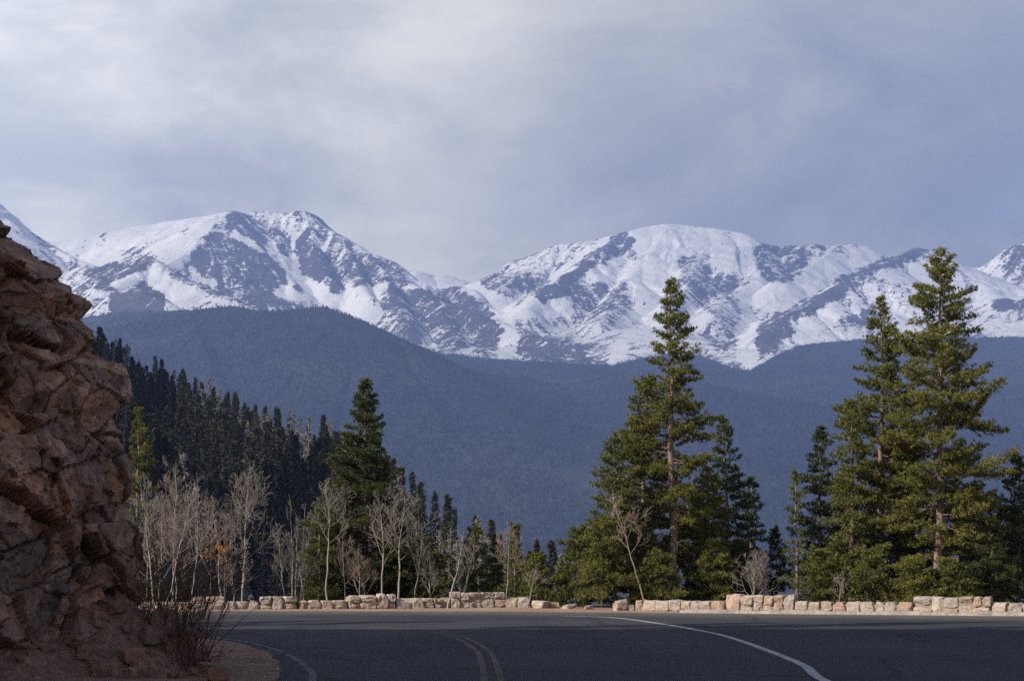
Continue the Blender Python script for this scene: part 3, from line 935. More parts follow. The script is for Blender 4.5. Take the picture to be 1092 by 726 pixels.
def strip(name, pts, width, mat, z=.008, n=140):
    C = smooth_curve(pts, n)
    T = np.gradient(C, axis=0); T /= np.linalg.norm(T, axis=1, keepdims=True)
    N = np.stack([-T[:, 1], T[:, 0]], 1)
    w = width / 2 * (1 + .12 * (fbm(C[:, 0] * 3, C[:, 1] * 3, 0, 2, 3) - .5))[:, None]
    V = np.concatenate([C + N * w, C - N * w], 1).reshape(-1, 2)
    V = np.c_[V, np.full(len(V), z)]
    tag(obj(name, mesh(name, V, grid_faces(len(C), 2), [mat])), kind='structure')


strip('road_edge_line', [(3.7, -4), (3.9, 15), gp(880, 726), gp(850, 706), gp(780, 680), gp(740, 671), gp(700, 664.3), gp(655, 658.6), (1.5, 54.6)], .15, M_white)
strip('road_edge_line', [(-2.5, 10), (-2.6, 22), gp(334, 722), gp(320, 706), gp(300, 695), gp(270, 686), gp(235, 681), gp(205, 678.5), (-11, 41.5)], .11, M_white_worn)
yl = [(-.32, 8), (-.3, 18), gp(524, 728), gp(520, 706), gp(512, 692), gp(490, 680), gp(465, 674.5), gp(430, 670.5), gp(380, 667.5)]
strip('road_centre_line', [(a - .10, b) for a, b in yl], .10, M_yellow_worn)
strip('road_centre_line', [(a + .12, b) for a, b in yl], .10, M_yellow_worn)


def build_kerb():
    xs = np.linspace(5.2, 34, 160)
    V = []
    for x in xs:
        y = far_edge(x) + .55
        j = .03 * math.sin(x * 3.1) + .025 * math.sin(x * 7.7)
        jz = .02 * math.sin(x * 2.3) + .015 * math.sin(x * 9)
        V += [(x, y + j, -.02), (x, y + j + .02, .085 + jz), (x, y + .24 + j, .10 + jz), (x, y + .28, -.02)]
    tag(obj('kerb', mesh('kerb', V, grid_faces(len(xs), 4), [M_kerb])), kind='structure')


build_kerb()

# ------------------------------------------------------------------ stone guard walls
ICO = None


def stone_mesh(seed):
    """a squared boulder: rounded box with a hewn, uneven face, 1 x 1 x 1"""
    rng = np.random.default_rng(seed)
    n = 11
    u = np.linspace(-1, 1, n)
    A, B = np.meshgrid(u, u, indexing='ij')
    Vs, Fs, off = [], [], 0
    for ax in range(3):
        for sg in (-1, 1):
            P = np.zeros((n, n, 3))
            P[..., ax] = sg; P[..., (ax + 1) % 3] = A * sg; P[..., (ax + 2) % 3] = B
            Vs.append(P.reshape(-1, 3)); f = grid_faces(n, n) + off
            Fs.append(f); off += n * n
    V = np.concatenate(Vs)
    # superellipsoid rounding
    e = rng.uniform(7, 14)
    r = (np.abs(V) ** e).sum(1) ** (1 / e)
    V = V / r[:, None]
    # chop some corners
    for _ in range(8):
        d = rng.normal(size=3); d /= np.linalg.norm(d)
        lim = np.abs(d).sum() * rng.uniform(.68, .86)
        s = V @ d
        V = V - np.maximum(s - lim, 0)[:, None] * d
    o = rng.uniform(0, 50, 3)
    nn = np.stack([fbm(V[:, 0] * 1.3 + o[0] + k * 9, V[:, 1] * 1.3 + o[1], V[:, 2] * 1.3 + o[2], 4, seed * 3 + k) - .5 for k in range(3)], 1)
    V = V + nn * .36
    return mesh('stone', V * .52, np.concatenate(Fs), [M_stone], False)


STONES = [stone_mesh(s) for s in range(14)]
srng = random.Random(4)


def put_stone(parent, base, t, n, s0, wid, h0, hgt, depth, wall_off):
    me = srng.choice(STONES)
    o = bpy.data.objects.new('stone', me); COL.objects.link(o); o.parent = parent
    p = base + t * (s0 + wid / 2) + n * (wall_off + srng.uniform(-.03, .03))
    o.location = (p[0], p[1], h0 + hgt / 2)
    o.scale = (wid * 1.0, depth * srng.uniform(.95, 1.08), hgt * 1.0)
    o.rotation_euler = (srng.uniform(-.04, .04) + (math.pi if srng.random() < .3 else 0), srng.uniform(-.035, .035), math.atan2(t[1], t[0]) + (math.pi if srng.random() < .5 else 0))
    return o


def build_wall(name, label, secs, path):
    """secs: (px0, px1, raised) along path(px) -> (x, y, height)"""
    p0 = path(secs[0][0])
    root = empty(name, (p0[0], p0[1], 0))
    tag(root, label, 'stone wall')
    bx, by = p0[0], p0[1]
    for (a, b, hi) in secs:
        A, B = path(a), path(b)
        A2, B2 = np.array([A[0] - bx, A[1] - by]), np.array([B[0] - bx, B[1] - by])
        L = np.linalg.norm(B2 - A2); t = (B2 - A2) / L; nrm = np.array([-t[1], t[0]])
        H = (A[2 + hi] + B[2 + hi]) / 2
        dep = .5
        # mortar core
        c = .06
        q = [A2 + t * c - nrm * (dep / 2 - .065), B2 - t * c - nrm * (dep / 2 - .065), B2 - t * c + nrm * (dep / 2 - .065), A2 + t * c + nrm * (dep / 2 - .065)]
        hh = H - .07
        V = [(x, y, z) for z in (-.05, hh) for x, y in q]
        Q = [[0, 1, 2, 3], [4, 7, 6, 5], [0, 4, 5, 1], [1, 5, 6, 2], [2, 6, 7, 3], [3, 7, 4, 0]]
        sec = obj('raised_section' if hi else 'low_section', mesh('core', V, np.array(Q), [M_mortar]), root)
        s = 0.0
        while s < L - .12:
            w = srng.choice((srng.uniform(.26, .42), srng.uniform(.36, .6), srng.uniform(.3, .5)))
            if L - s - w < .22:
                w = L - s
            e = H * srng.uniform(.96, 1.03)
            if hi or (H > .31 and srng.random() < .22):
                # two stones, one on the other; now and then one tall stone
                if srng.random() < .22:
                    put_stone(sec, A2, t, nrm, s + .012, w - .024, -.04, e + .04, dep, 0)
                else:
                    k = srng.uniform(.38, .62)
                    put_stone(sec, A2, t, nrm, s + .012, w - .024, -.04, e * k + .03, dep, 0)
                    if w > .50 and srng.random() < .5:
                        f = srng.uniform(.4, .6)
                        put_stone(sec, A2, t, nrm, s + .01, w * f - .02, e * k, e * (1 - k), dep, 0)
                        put_stone(sec, A2, t, nrm, s + w * f + .01, w * (1 - f) - .02, e * k, e * (1 - k), dep, 0)
                    else:
                        put_stone(sec, A2, t, nrm, s + .012, w - .024, e * k, e * (1 - k), dep, 0)
            else:
                put_stone(sec, A2, t, nrm, s + .012, w - .024, -.04, e + .04, dep, 0)
            s += w
    return root


def wall_path(px):
    ks = [-400, 150, 215, 300, 400, 480, 560, 620, 700, 800, 900, 1000, 1092, 1500]
    by = [648, 650.5, 650.4, 650.1, 649.3, 648.6, 648.2, 649.5, 652.0, 653.3, 654.6, 655.6, 656.6, 661]
    lo = [6, 8, 8.2, 8.4, 9.2, 10.6, 11.0, 10.5, 10.6, 11.6, 12.2, 12.5, 12.8, 14]
    hi = [11, 12.8, 13, 13, 14.4, 16, 17, 17, 17.5, 18.0, 18.2, 18.5, 18.8, 20]
    # wall feet stand on level ground: the row gives the distance
    y = np.interp(px, ks, by)
    d = F * CZ / (y - HZ)
    d = d + np.interp(px, [0, 600, 700, 1092], [1.2, 1.2, .9, .9])
    return ((px - CX) / F * d, d, np.interp(px, ks, lo) / F * d, np.interp(px, ks, hi) / F * d)


build_wall('stone_wall', 'long low granite guard wall left of the gap, behind the bare aspens\' feet',
           [(120, 204, 0), (205, 240, 1), (241, 276, 0), (277, 316, 1), (317, 369, 0), (370, 420, 1), (421, 479, 0), (480, 538, 1), (539, 566, 0)], wall_path)
build_wall('stone_wall', 'low granite guard wall right of the gap with raised blocks under the tall pines',
           [(681, 775, 0), (776, 849, 1), (850, 974, 0), (975, 1058, 1), (1059, 1150, 0)], wall_path)


def boulder(name, px, d, w, h, label, cat='boulder', z=0, group=None, mat=None, seed=0, dep=None):
    rng = random.Random(seed)
    me = STONES[seed % len(STONES)]
    if mat is not None:
        me = me.copy(); me.materials.clear(); me.materials.append(mat)
    o = obj(name, me, None, ((px - CX) / F * d, d, z + h / 2 - .03 * h))
    o.scale = (w, dep or w * .75, h)
    o.rotation_euler = (rng.uniform(-.15, .15), rng.uniform(-.15, .15), rng.uniform(-3, 3))
    return tag(o, label, cat, group)


boulder('boulder', 577, 63.6, .55, .26, 'grey granite block lying just past the end of the left wall', seed=3)
boulder('boulder', 590, 63.9, .5, .2, 'flat tan stone second past the end of the left wall', seed=5)
boulder('boulder', 607, 63.2, .45, .13, 'thin pale stone low in the middle of the wall gap', seed=7)
boulder('boulder', 628, 62.6, .35, .12, 'small reddish stone near the pine bush in the wall gap', seed=1)
boulder('boulder', 662, 60.8, .42, .34, 'square pinkish granite block standing alone left of the right wall', seed=2)
boulder('boulder', 674, 60.9, .34, .18, 'small tan stone between the lone square block and the right wall', seed=9)


# ------------------------------------------------------------------ cliff, scree, the hill above the road
def edge_profile():
    tr = [(30, 150), (0, 239), (20, 246), (38, 256), (46, 278), (60, 289), (80, 305), (87, 315), (96, 326), (84, 341), (100, 352), (106, 372), (128, 392), (137, 424), (127, 442), (140, 478), (148, 520), (152, 570), (157, 600), (150, 618), (158, 648), (172, 690), (185, 760)]
    tr[0] = (-60, 150)
    zs, xs = [], []
    for px, py in tr:
        k = (HZ - py) / F
        z = (CZ + 27.5 * k) / (1 - .5 * k)
        zs.append(z); xs.append((px - CX) / F * (27.5 + .5 * z))
    zs, xs = np.array(zs), np.array(xs)
    o = np.argsort(zs)
    zs, xs = zs[o], xs[o]
    return np.r_[zs, 18, 24], np.r_[xs, xs[-1] - 4, xs[-1] - 14]


def build_cliff():
    pz, pxx = edge_profile()
    ss = np.concatenate([np.linspace(-14, -1.2, 50)[:-1], np.linspace(-1.2, 5.5, 250)[:-1], np.linspace(5.5, 26, 70)])
    zz = np.concatenate([np.linspace(-.8, 9, 330)[:-1], np.linspace(9, 22, 60)])
    Zg, S = np.meshgrid(zz, ss, indexing='ij')
    E = np.interp(Zg, pz, pxx)
    ye = 27.5 + .5 * Zg
    sf = np.maximum(S, 0); sb = np.maximum(-S, 0)
    rr = .5
    a = sf * sf / (sf + rr)               # rounded corner at the outer edge
    X = E - .50 * a - np.where(S < 0, .95 * sb * sb / (sb + .7), 0)
    Y = ye - .87 * sf + .9 * sb
    cap = np.maximum(44.0 - Y, 0) * 1.0
    Zc = np.minimum(Zg, cap + .02 * Zg)
    P = np.stack([X, Y, Zc], -1).reshape(-1, 3)
    Wp = P + .22 * np.stack([fbm(P[:, 0] * .8 + k * 7, P[:, 1] * .8, P[:, 2] * .8, 3, 31 + k) - .5 for k in range(3)], 1)
    nrm = np.array([.72, -.66, .2]); nrm /= np.linalg.norm(nrm)
    # dipping joint sets: rotate so that blocks lean down to the right
    ca, sa = math.cos(R(-40)), math.sin(R(-40))
    Q = np.stack([Wp[:, 0] * ca - Wp[:, 2] * sa, Wp[:, 1], Wp[:, 0] * sa + Wp[:, 2] * ca], 1)
    Q2 = np.stack([Q[:, 0] * .9 + Q[:, 1] * .3, Q[:, 1] * .9 - Q[:, 0] * .3, Q[:, 2] * 1.35], 1)
    disp = np.zeros(len(P)); tone = np.zeros(len(P)); hue = np.zeros(len(P))
    for sc, amp, tilt, crack, sd in ((.46, .42, .72, .16, 101), (1.1, .27, .90, .13, 202), (2.6, .085, .9, .05, 303), (6.2, .024, .8, .015, 404)):
        rv, vec, e = worley(Q2 * sc, sd)
        tone += rv[:, 1] * (.18, .34, .32, .16)[(101, 202, 303, 404).index(sd)]
        hue += rv[:, 2] * (.2, .36, .3, .14)[(101, 202, 303, 404).index(sd)]
        tl = (vec * (rv[:, 1:4] - .5) * 2).sum(1)
        disp += amp * (rv[:, 0] - .5) + amp * tilt * tl * 1.5 - crack * (1 - sstep(0, .035, e))
    disp += .5 * (fbm(P[:, 0] * .35, P[:, 1] * .35, P[:, 2] * .45, 3, 55) - .5)
    disp += .05 * (fbm(P[:, 0] * 9, P[:, 1] * 9, P[:, 2] * 9, 3, 56) - .5)
    disp = np.where(np.abs(S.ravel() - .3) < 1.2, np.clip(disp, -.6, .30), disp)
    Dv = np.broadcast_to(nrm, P.shape).copy()
    P = P + Dv * (disp[:, None] - .12) * .85
    tag(obj('cliff', mesh('cliff', P, grid_faces(*Zg.shape), [M_cliff], False, {'tone': tone, 'hue': hue})), kind='structure')


build_cliff()


def scree_height(X, Y):
    # apron of broken rock along the foot of the cliff
    pz, pxx = edge_profile()
    foot = np.where(Y < 27.5, -6.2 - .575 * (27.5 - Y) - .5, -6.4 - (Y - 27.5) * .75)
    foot = np.where(Y < 27.5, -5.85 - .50 * (27.5 - Y), foot)
    d = X - foot
    h = 1.12 - .60 * np.maximum(d, -1) - .34 * np.maximum(27.2 - Y, 0)
    h = h + .22 * (fbm(X * 1.1, Y * 1.1, 0, 4, 61) - .5)
    h2 = .1 * (ridged(X * 2.6, Y * 2.6, 0, 3, 66) - .5)
    return h + h2


def build_scree():
    xs = np.linspace(-14, -2.6, 240); ys = np.linspace(12, 40, 300)
    Y, X = np.meshgrid(ys, xs, indexing='ij')
    Z = scree_height(X, Y)
    k = .10
    Z = np.where(Z > -.3, Z, -.3)
    tag(obj('scree_slope', mesh('scree_slope', np.stack([X, Y, Z - .04], -1).reshape(-1, 3), grid_faces(*X.shape), [M_scree], True)), kind='structure')


build_scree()
rk = random.Random(12)
for i, (px, d, w, h, lab) in enumerate([
        (176, 27.3, .42, .36, 'grey upright block lodged under the reddish willow shrub'),
        (163, 26.9, .34, .26, 'brown broken block against the cliff foot beside the willow shrub'),
        (150, 26.2, .30, .2, 'flat dark slab on the scree left of the willow shrub'),
        (205, 26.3, .16, .11, 'small grey stone on the scree right below the willow shrub'),
        (140, 25.6, .22, .15, 'small brown stone in the middle of the scree slope'),
        (183, 25.6, .13, .09, 'fist-sized pale stone on the lower scree near the gravel'),
        (108, 25.8, .26, .2, 'angular brown stone at the cliff foot on the bottom left'),
        (222, 26.6, .12, .07, 'small dark stone at the scree toe beside the gravel shoulder')]):
    x = (px - CX) / F * d
    z = float(scree_height(np.array([x]), np.array([d]))[0]) - .06
    boulder('rock', px, d, w, h, lab, 'rock', max(z, 0), None, M_boulder, 20 + i)


rub = random.Random(31)
for i in range(46):
    px = rub.uniform(20, 235); d = rub.uniform(25.0, 27.6)
    x = (px - CX) / F * d
    z = float(scree_height(np.array([x]), np.array([d]))[0]) - .06
    if z < 0 and px < 190:
        continue
    w = rub.choice((.06, .08, .1, .14, .2, .28)) * rub.uniform(.8, 1.2)
    boulder('rock', px, d, w, w * rub.uniform(.5, .85), 'broken rubble stone among many on the scree below the cliff', 'rock', max(z, 0), 'rubble stones on the scree', M_boulder, 100 + i)


def near_hill_height(X, Y):
    foot = -.31 * np.maximum(Y, 0) - 3.2
    crest = np.clip((44.5 - Y) * 1.17, 0, 36)
    t = np.clip((foot - X) / np.maximum(foot + 27, 6), 0, 3)
    h = crest * np.where(t < 1, t ** .85, 1 - .06 * (t - 1))
    h = h + sstep(0, .3, t) * 1.6 * (fbm(X / 4, Y / 4, 0, 4, 71) - .5) * np.clip(crest / 6, 0, 1)
    return np.where(t > 0, h, -.4)


def build_near_hill():
    xs = np.linspace(-75, -4, 190); ys = np.linspace(-30, 46, 200)
    Y, X = np.meshgrid(ys, xs, indexing='ij')
    Z = near_hill_height(X, Y)
    tag(obj('hill', mesh('hill', np.stack([X, Y, Z - .05], -1).reshape(-1, 3), grid_faces(*X.shape), [M_scree], True)), kind='structure')


build_near_hill()


# ------------------------------------------------------------------ conifers
def blades(P, Dr, n, length, width, rng, spread=.8):
    """n needle sprays per tuft"""
    m = len(P)
    P = np.repeat(P, n, 0); Dr = np.repeat(Dr, n, 0)
    r = rng.normal(size=(m * n, 3)); r /= np.linalg.norm(r, axis=1, keepdims=True)
    d = Dr * (1 - spread * .45) + r * spread; d /= np.linalg.norm(d, axis=1, keepdims=True)
    s = np.cross(d, rng.normal(size=(m * n, 3))); s /= np.maximum(np.linalg.norm(s, axis=1, keepdims=True), 1e-6)
    L = length * rng.uniform(.6, 1.25, (m * n, 1)); w = width * rng.uniform(.6, 1.3, (m * n, 1))
    base = P + d * L * rng.uniform(-.1, .1, (m * n, 1))
    a = base; b = base + d * L * .45 + s * w; c = base + d * L; e = base + d * L * .45 - s * w
    V = np.stack([a, b, c, e], 1).reshape(-1, 3)
    Q = np.arange(m * n * 4).reshape(-1, 4)
    return V, Q


def conifer_data(H, Rm, seed, base=.1, power=.8, nb=110, blade=(14, .115, .0125), up=.25, ragged=.35, lean=(0, 0), gap=.1, tip_up=.5, trunk_r=None, dead=8, clump=.115, mid=.0, twist=0, shape=None):
    rng = np.random.default_rng(seed)
    tr = trunk_r or H * .014
    nz = 16
    tz = np.linspace(0, 1, nz)
    wob = np.stack([np.cumsum(rng.normal(0, .0035 * H, nz)), np.cumsum(rng.normal(0, .0035 * H, nz))], 1)
    wob -= wob[0]
    TP = np.stack([wob[:, 0] + lean[0] * tz ** 1.3, wob[:, 1] + lean[1] * tz ** 1.3, tz * H - .25 * (tz == 0)], 1)
    rad = tr * (1 - tz) ** .85 + .008
    rad[0] *= 1.25
    trunk = path_tube(TP, rad, 8)
    segs, tp, td = [], [], []
    ga = 2.39996
    az_bias = rng.uniform(0, 6.28)
    for i in range(nb + dead):
        isdead = i >= nb
        if isdead:
            h = rng.uniform(max(base - .25, .05), min(base + .35, .7))
        else:
            h = base + (1 - base) * (i / nb) ** (.92)
            h = min(h + rng.normal(0, .006), .99)
        u = (h - base) / (1 - base)
        if shape is not None:
            prof = np.interp(u, shape[0], shape[1])
        else:
            prof = max(1 - u, 0) ** power * (1 - mid * max(0, .25 - u) * 4)
        az = i * ga + rng.normal(0, .45)
        lobe = vnoise(h * 7.0 + seed, math.cos(az) * 1.3, math.sin(az) * 1.3 + seed, seed)
        L = Rm * prof * rng.uniform(1 - ragged, 1 + ragged * .5) * (.55 + .85 * float(lobe))
        if isdead:
            L = Rm * rng.uniform(.25, .6) * max(prof, .3)
        if not isdead and rng.random() < gap:
            L *= .45
        L = max(L, .10 + .02 * H * (1 - u))
        o = np.array([np.interp(h, tz, TP[:, k]) for k in range(3)])
        el = (-.18 + up * 1.0 * u + .75 * max(u - .75, 0) * 2 + rng.normal(0, .28))
        nseg = 6
        t = np.linspace(0, 1, nseg + 1)
        ang = el - .22 * np.sin(t * 2.2) * (1 - u) + tip_up * t ** 2 * .8
        azs = az + np.cumsum(rng.normal(0, .09, nseg + 1))
        stp = np.stack([np.cos(ang) * np.cos(azs), np.cos(ang) * np.sin(azs), np.sin(ang)], 1) * (L / nseg)
        B = o + np.r_[[np.zeros(3)], np.cumsum(stp[1:], 0)]
        br = max(.006, min(.03, L * .012)) * (1 - .75 * t)
        for k in range(nseg):
            segs.append((*B[k], br[k], *B[k + 1], br[k + 1]))
        if isdead:
            for _ in range(5):
                k = rng.integers(1, nseg)
                dd = stp[k] / np.linalg.norm(stp[k]) + rng.normal(0, .6, 3)
                q = B[k] + dd * L * .25
                segs.append((*B[k], .006, *q, .003))
            continue
        # side twigs
        ntw = max(3, int(L / (clump * .62)))
        st = .12 + .20 * (1 - u) * min(1, L / 1.5)
        for j in range(ntw):
            f = st + (1 - st) * (j + rng.random()) / ntw
            k = min(int(f * nseg), nseg - 1); ff = f * nseg - k
            p = B[k] * (1 - ff) + B[k + 1] * ff
            fw = stp[k + 1] / np.linalg.norm(stp[k + 1])
            sd = np.cross(fw, [0, 0, 1.]); sd /= np.linalg.norm(sd) + 1e-9
            sgn = 1 if (j % 2) else -1
            tl = (.12 + .42 * L * (1 - f) ** .8 * (.3 + .7 * min(1, f * 3))) * rng.uniform(.5, 1.1)
            tl = min(tl, .75)
            tdv = fw * .75 + sd * sgn * rng.uniform(.4, 1.0) + np.array([0, 0, rng.uniform(-.25, .75)])
            tdv /= np.linalg.norm(tdv)
            nt_ = max(1, int(tl / clump))
            if tl > .2:
                segs.append((*p, .006, *(p + tdv * tl), .003))
            for q in range(nt_ + 1):
                w = (q + .4) / (nt_ + .4)
                tp.append(p + tdv * tl * w + rng.normal(0, .02, 3)); td.append(tdv + np.array([0, 0, .25]))
        tp.append(B[-1]); td.append(stp[-1] / np.linalg.norm(stp[-1]))
    # leader
    for q in np.linspace(.94, 1, 5):
        tp.append(np.array([np.interp(q, tz, TP[:, k]) for k in range(3)])); td.append(np.array([0, 0, 1.]))
    tp = np.array(tp); td = np.array(td)
    td /= np.linalg.norm(td, axis=1, keepdims=True)
    fol = blades(tp, td, blade[0], blade[1], blade[2], rng)
    wood = join(trunk, tubes(segs, 4))
    return wood, fol


def conifer_thing(name, px, d, z, data, label, cat, bark, needle, group=None):
    root = empty(name, ((px - CX) / F * d, d, z))
    tag(root, label, cat, group)
    obj('trunk', mesh('trunk', *data[0], [bark], True), root)
    obj('crown', mesh('crown', *data[1], [needle]), root)
    return root


def topH(py, d, z=0):
    return CZ + (HZ - py) / F * d - z


def conif(px, top, d, halfpx, seed, label, name='pine_tree', cat='pine tree', bark=None, needle=None, z=None, **kw):
    if z is None:
        z = float(ground_height(np.array([(px - CX) / F * d]), np.array([d]))[0]) - .05
    H = topH(top, d, z)
    data = conifer_data(H, halfpx / F * d, seed, **kw)
    return conifer_thing(name, px, d, z, data, label, cat, bark or M_bark, needle or M_needle)


# left: the dense pyramid
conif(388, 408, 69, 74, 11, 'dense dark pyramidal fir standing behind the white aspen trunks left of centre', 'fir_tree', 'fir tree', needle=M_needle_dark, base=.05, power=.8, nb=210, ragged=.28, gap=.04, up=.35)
conif(340, 540, 67.5, 34, 12, 'small bright green young pine behind the tall straight aspen by the fir', base=.05, power=.55, nb=70, blade=(13, .11, .0125))
conif(452, 575, 68.5, 36, 13, 'low spreading green pine at the right foot of the dark fir', base=.04, power=.5, nb=70)
conif(508, 562, 70, 20, 14, 'slim young pine behind the leaning white aspen', base=.05, power=.7, nb=70)
conif(529, 570, 71, 18, 15, 'small dark young fir left of the thin upright bare aspen', 'fir_tree', 'fir tree', needle=M_needle_dark, base=.05, nb=64)
conif(548, 560, 69.5, 20, 16, 'narrow young pine behind the thin upright bare aspen', base=.05, power=.7, nb=74)
conif(573, 592, 67, 22, 17, 'low bushy pine above the broken end of the left wall', base=.03, power=.5, nb=56)
# middle group
conif(717, 298, 66.5, 58, 21, 'tallest pine of the middle group with a long visible brown trunk', base=.26, power=.62, nb=150, ragged=.42, gap=.24, trunk_r=.17, dead=30, up=.3, tip_up=.6)
conif(687, 402, 67.5, 54, 22, 'full crowned pine close against the left side of the tallest middle pine', base=.10, power=.55, nb=150, ragged=.4, gap=.1, trunk_r=.11, dead=16)
conif(655, 470, 66, 52, 23, 'sparse olive pine with grey dead twigs behind the leaning bare tree', base=.14, power=.5, nb=100, ragged=.45, gap=.2, dead=22)
conif(617, 566, 66.5, 34, 24, 'broad low pine bush filling the wall gap', base=.03, power=.42, nb=90, ragged=.3)
conif(642, 560, 64.8, 30, 25, 'short pine with a bare lower stem beside the wall gap', base=.28, power=.45, nb=70)
conif(752, 500, 68.5, 36, 26, 'pine with a thick brown lower trunk behind the right flank of the tallest middle pine', base=.2, power=.5, nb=90, trunk_r=.15)
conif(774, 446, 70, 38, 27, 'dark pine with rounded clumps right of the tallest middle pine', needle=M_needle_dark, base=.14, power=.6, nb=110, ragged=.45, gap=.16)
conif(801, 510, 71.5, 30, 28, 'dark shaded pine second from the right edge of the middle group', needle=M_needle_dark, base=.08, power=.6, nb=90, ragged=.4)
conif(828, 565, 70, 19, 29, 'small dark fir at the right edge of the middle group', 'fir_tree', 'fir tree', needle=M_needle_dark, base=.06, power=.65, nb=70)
conif(760, 580, 66.5, 34, 30, 'low green pine bush behind the raised block of the right wall', base=.03, power=.45, nb=70)
conif(700, 590, 65.2, 32, 31, 'low bright pine boughs at the foot of the tallest middle pine', base=.03, power=.45, nb=70)
# right group
conif(850, 504, 67.5, 18, 41, 'thin sparse young pine alone at the left of the right group', base=.1, power=.5, nb=50, gap=.3, ragged=.5)
conif(876, 456, 68.5, 36, 42, 'dark ragged pine at the left flank of the right group', needle=M_needle_dark, base=.1, power=.55, nb=110, ragged=.45, gap=.15)
conif(941, 318, 68, 62, 43, 'second tallest pine of the right group with a full pointed crown', base=.10, power=.58, nb=180, ragged=.4, gap=.1, trunk_r=.15, dead=20, up=.3)
conif(1000, 266, 65.5, 66, 44, 'tallest pine of the right group with a forked lit trunk and wide boughs', base=.16, nb=190, ragged=.42, gap=.16, trunk_r=.17, dead=26, tip_up=.6,
      shape=([0, .12, .3, .5, .62, .75, .88, 1], [.72, .95, .92, .98, .70, .62, .36, .05]))
conif(908, 430, 66.5, 40, 45, 'olive pine in front of the second tallest pine of the right group', base=.06, power=.5, nb=120, ragged=.4)
conif(874, 588, 65, 32, 46, 'low pine bush left of the right group behind the wall', base=.03, power=.42, nb=70)
conif(930, 596, 64.6, 38, 47, 'spreading pine bush below the second tallest pine', base=.03, power=.4, nb=80)
conif(1040, 520, 66.5, 44, 48, 'bushy pine right of the tallest pine of the right group', base=.05, power=.5, nb=110, ragged=.35)
conif(975, 598, 63.6, 40, 49, 'low pine boughs in front of the tallest right trunk', base=.03, power=.4, nb=70)
conif(1086, 486, 67.5, 38, 50, 'dark pine cut off by the right edge of the photo', needle=M_needle_dark, base=.08, power=.55, nb=110, ragged=.4)
conif(1058, 575, 64.8, 40, 51, 'low dark pine bush behind the last raised block of the right wall', needle=M_needle_dark, base=.03, power=.45, nb=80)
conif(958, 470, 71, 50, 61, 'dark fir in the gap behind the two tallest right pines', 'fir_tree', 'fir tree', needle=M_needle_dark, base=.05, power=.5, nb=120, ragged=.3)
conif(1028, 470, 72, 46, 62, 'dark fir behind the right flank of the tallest right pine', 'fir_tree', 'fir tree', needle=M_needle_dark, base=.05, power=.5, nb=120, ragged=.3)
conif(900, 540, 71, 44, 63, 'dark low fir behind the left flank of the right group', 'fir_tree', 'fir tree', needle=M_needle_dark, base=.03, power=.45, nb=100)
conif(1072, 545, 70, 40, 64, 'dark low fir behind the cut off pine at the right edge', 'fir_tree', 'fir tree', needle=M_needle_dark, base=.03, power=.45, nb=100)
conif(733, 520, 71, 44, 65, 'dark fir behind the long trunk of the tallest middle pine', 'fir_tree', 'fir tree', needle=M_needle_dark, base=.04, power=.45, nb=110)
conif(672, 540, 70, 42, 66, 'dark fir behind the leaning bare tree', 'fir_tree', 'fir tree', needle=M_needle_dark, base=.04, power=.45, nb=100)
conif(786, 585, 68.5, 30, 67, 'low dark fir behind the small grey bare shrub', 'fir_tree', 'fir tree', needle=M_needle_dark, base=.03, power=.45, nb=70)
conif(1010, 600, 63.8, 40, 68, 'low pine boughs right of the tallest right trunk', base=.03, power=.4, nb=70)
conif(425, 560, 71, 34, 69, 'dark young fir behind the paired aspens', 'fir_tree', 'fir tree', needle=M_needle_dark, base=.04, power=.5, nb=80)
conif(365, 575, 70, 34, 70, 'dark low fir at the left foot of the pyramidal fir', 'fir_tree', 'fir tree', needle=M_needle_dark, base=.04, power=.45, nb=80)
# a lit pine just past the cliff
conif(146, 436, 74, 28, 52, 'sunlit yellow green pine just past the cliff edge', base=.1, power=.45, nb=110, z=-1.0, needle=M_needle)


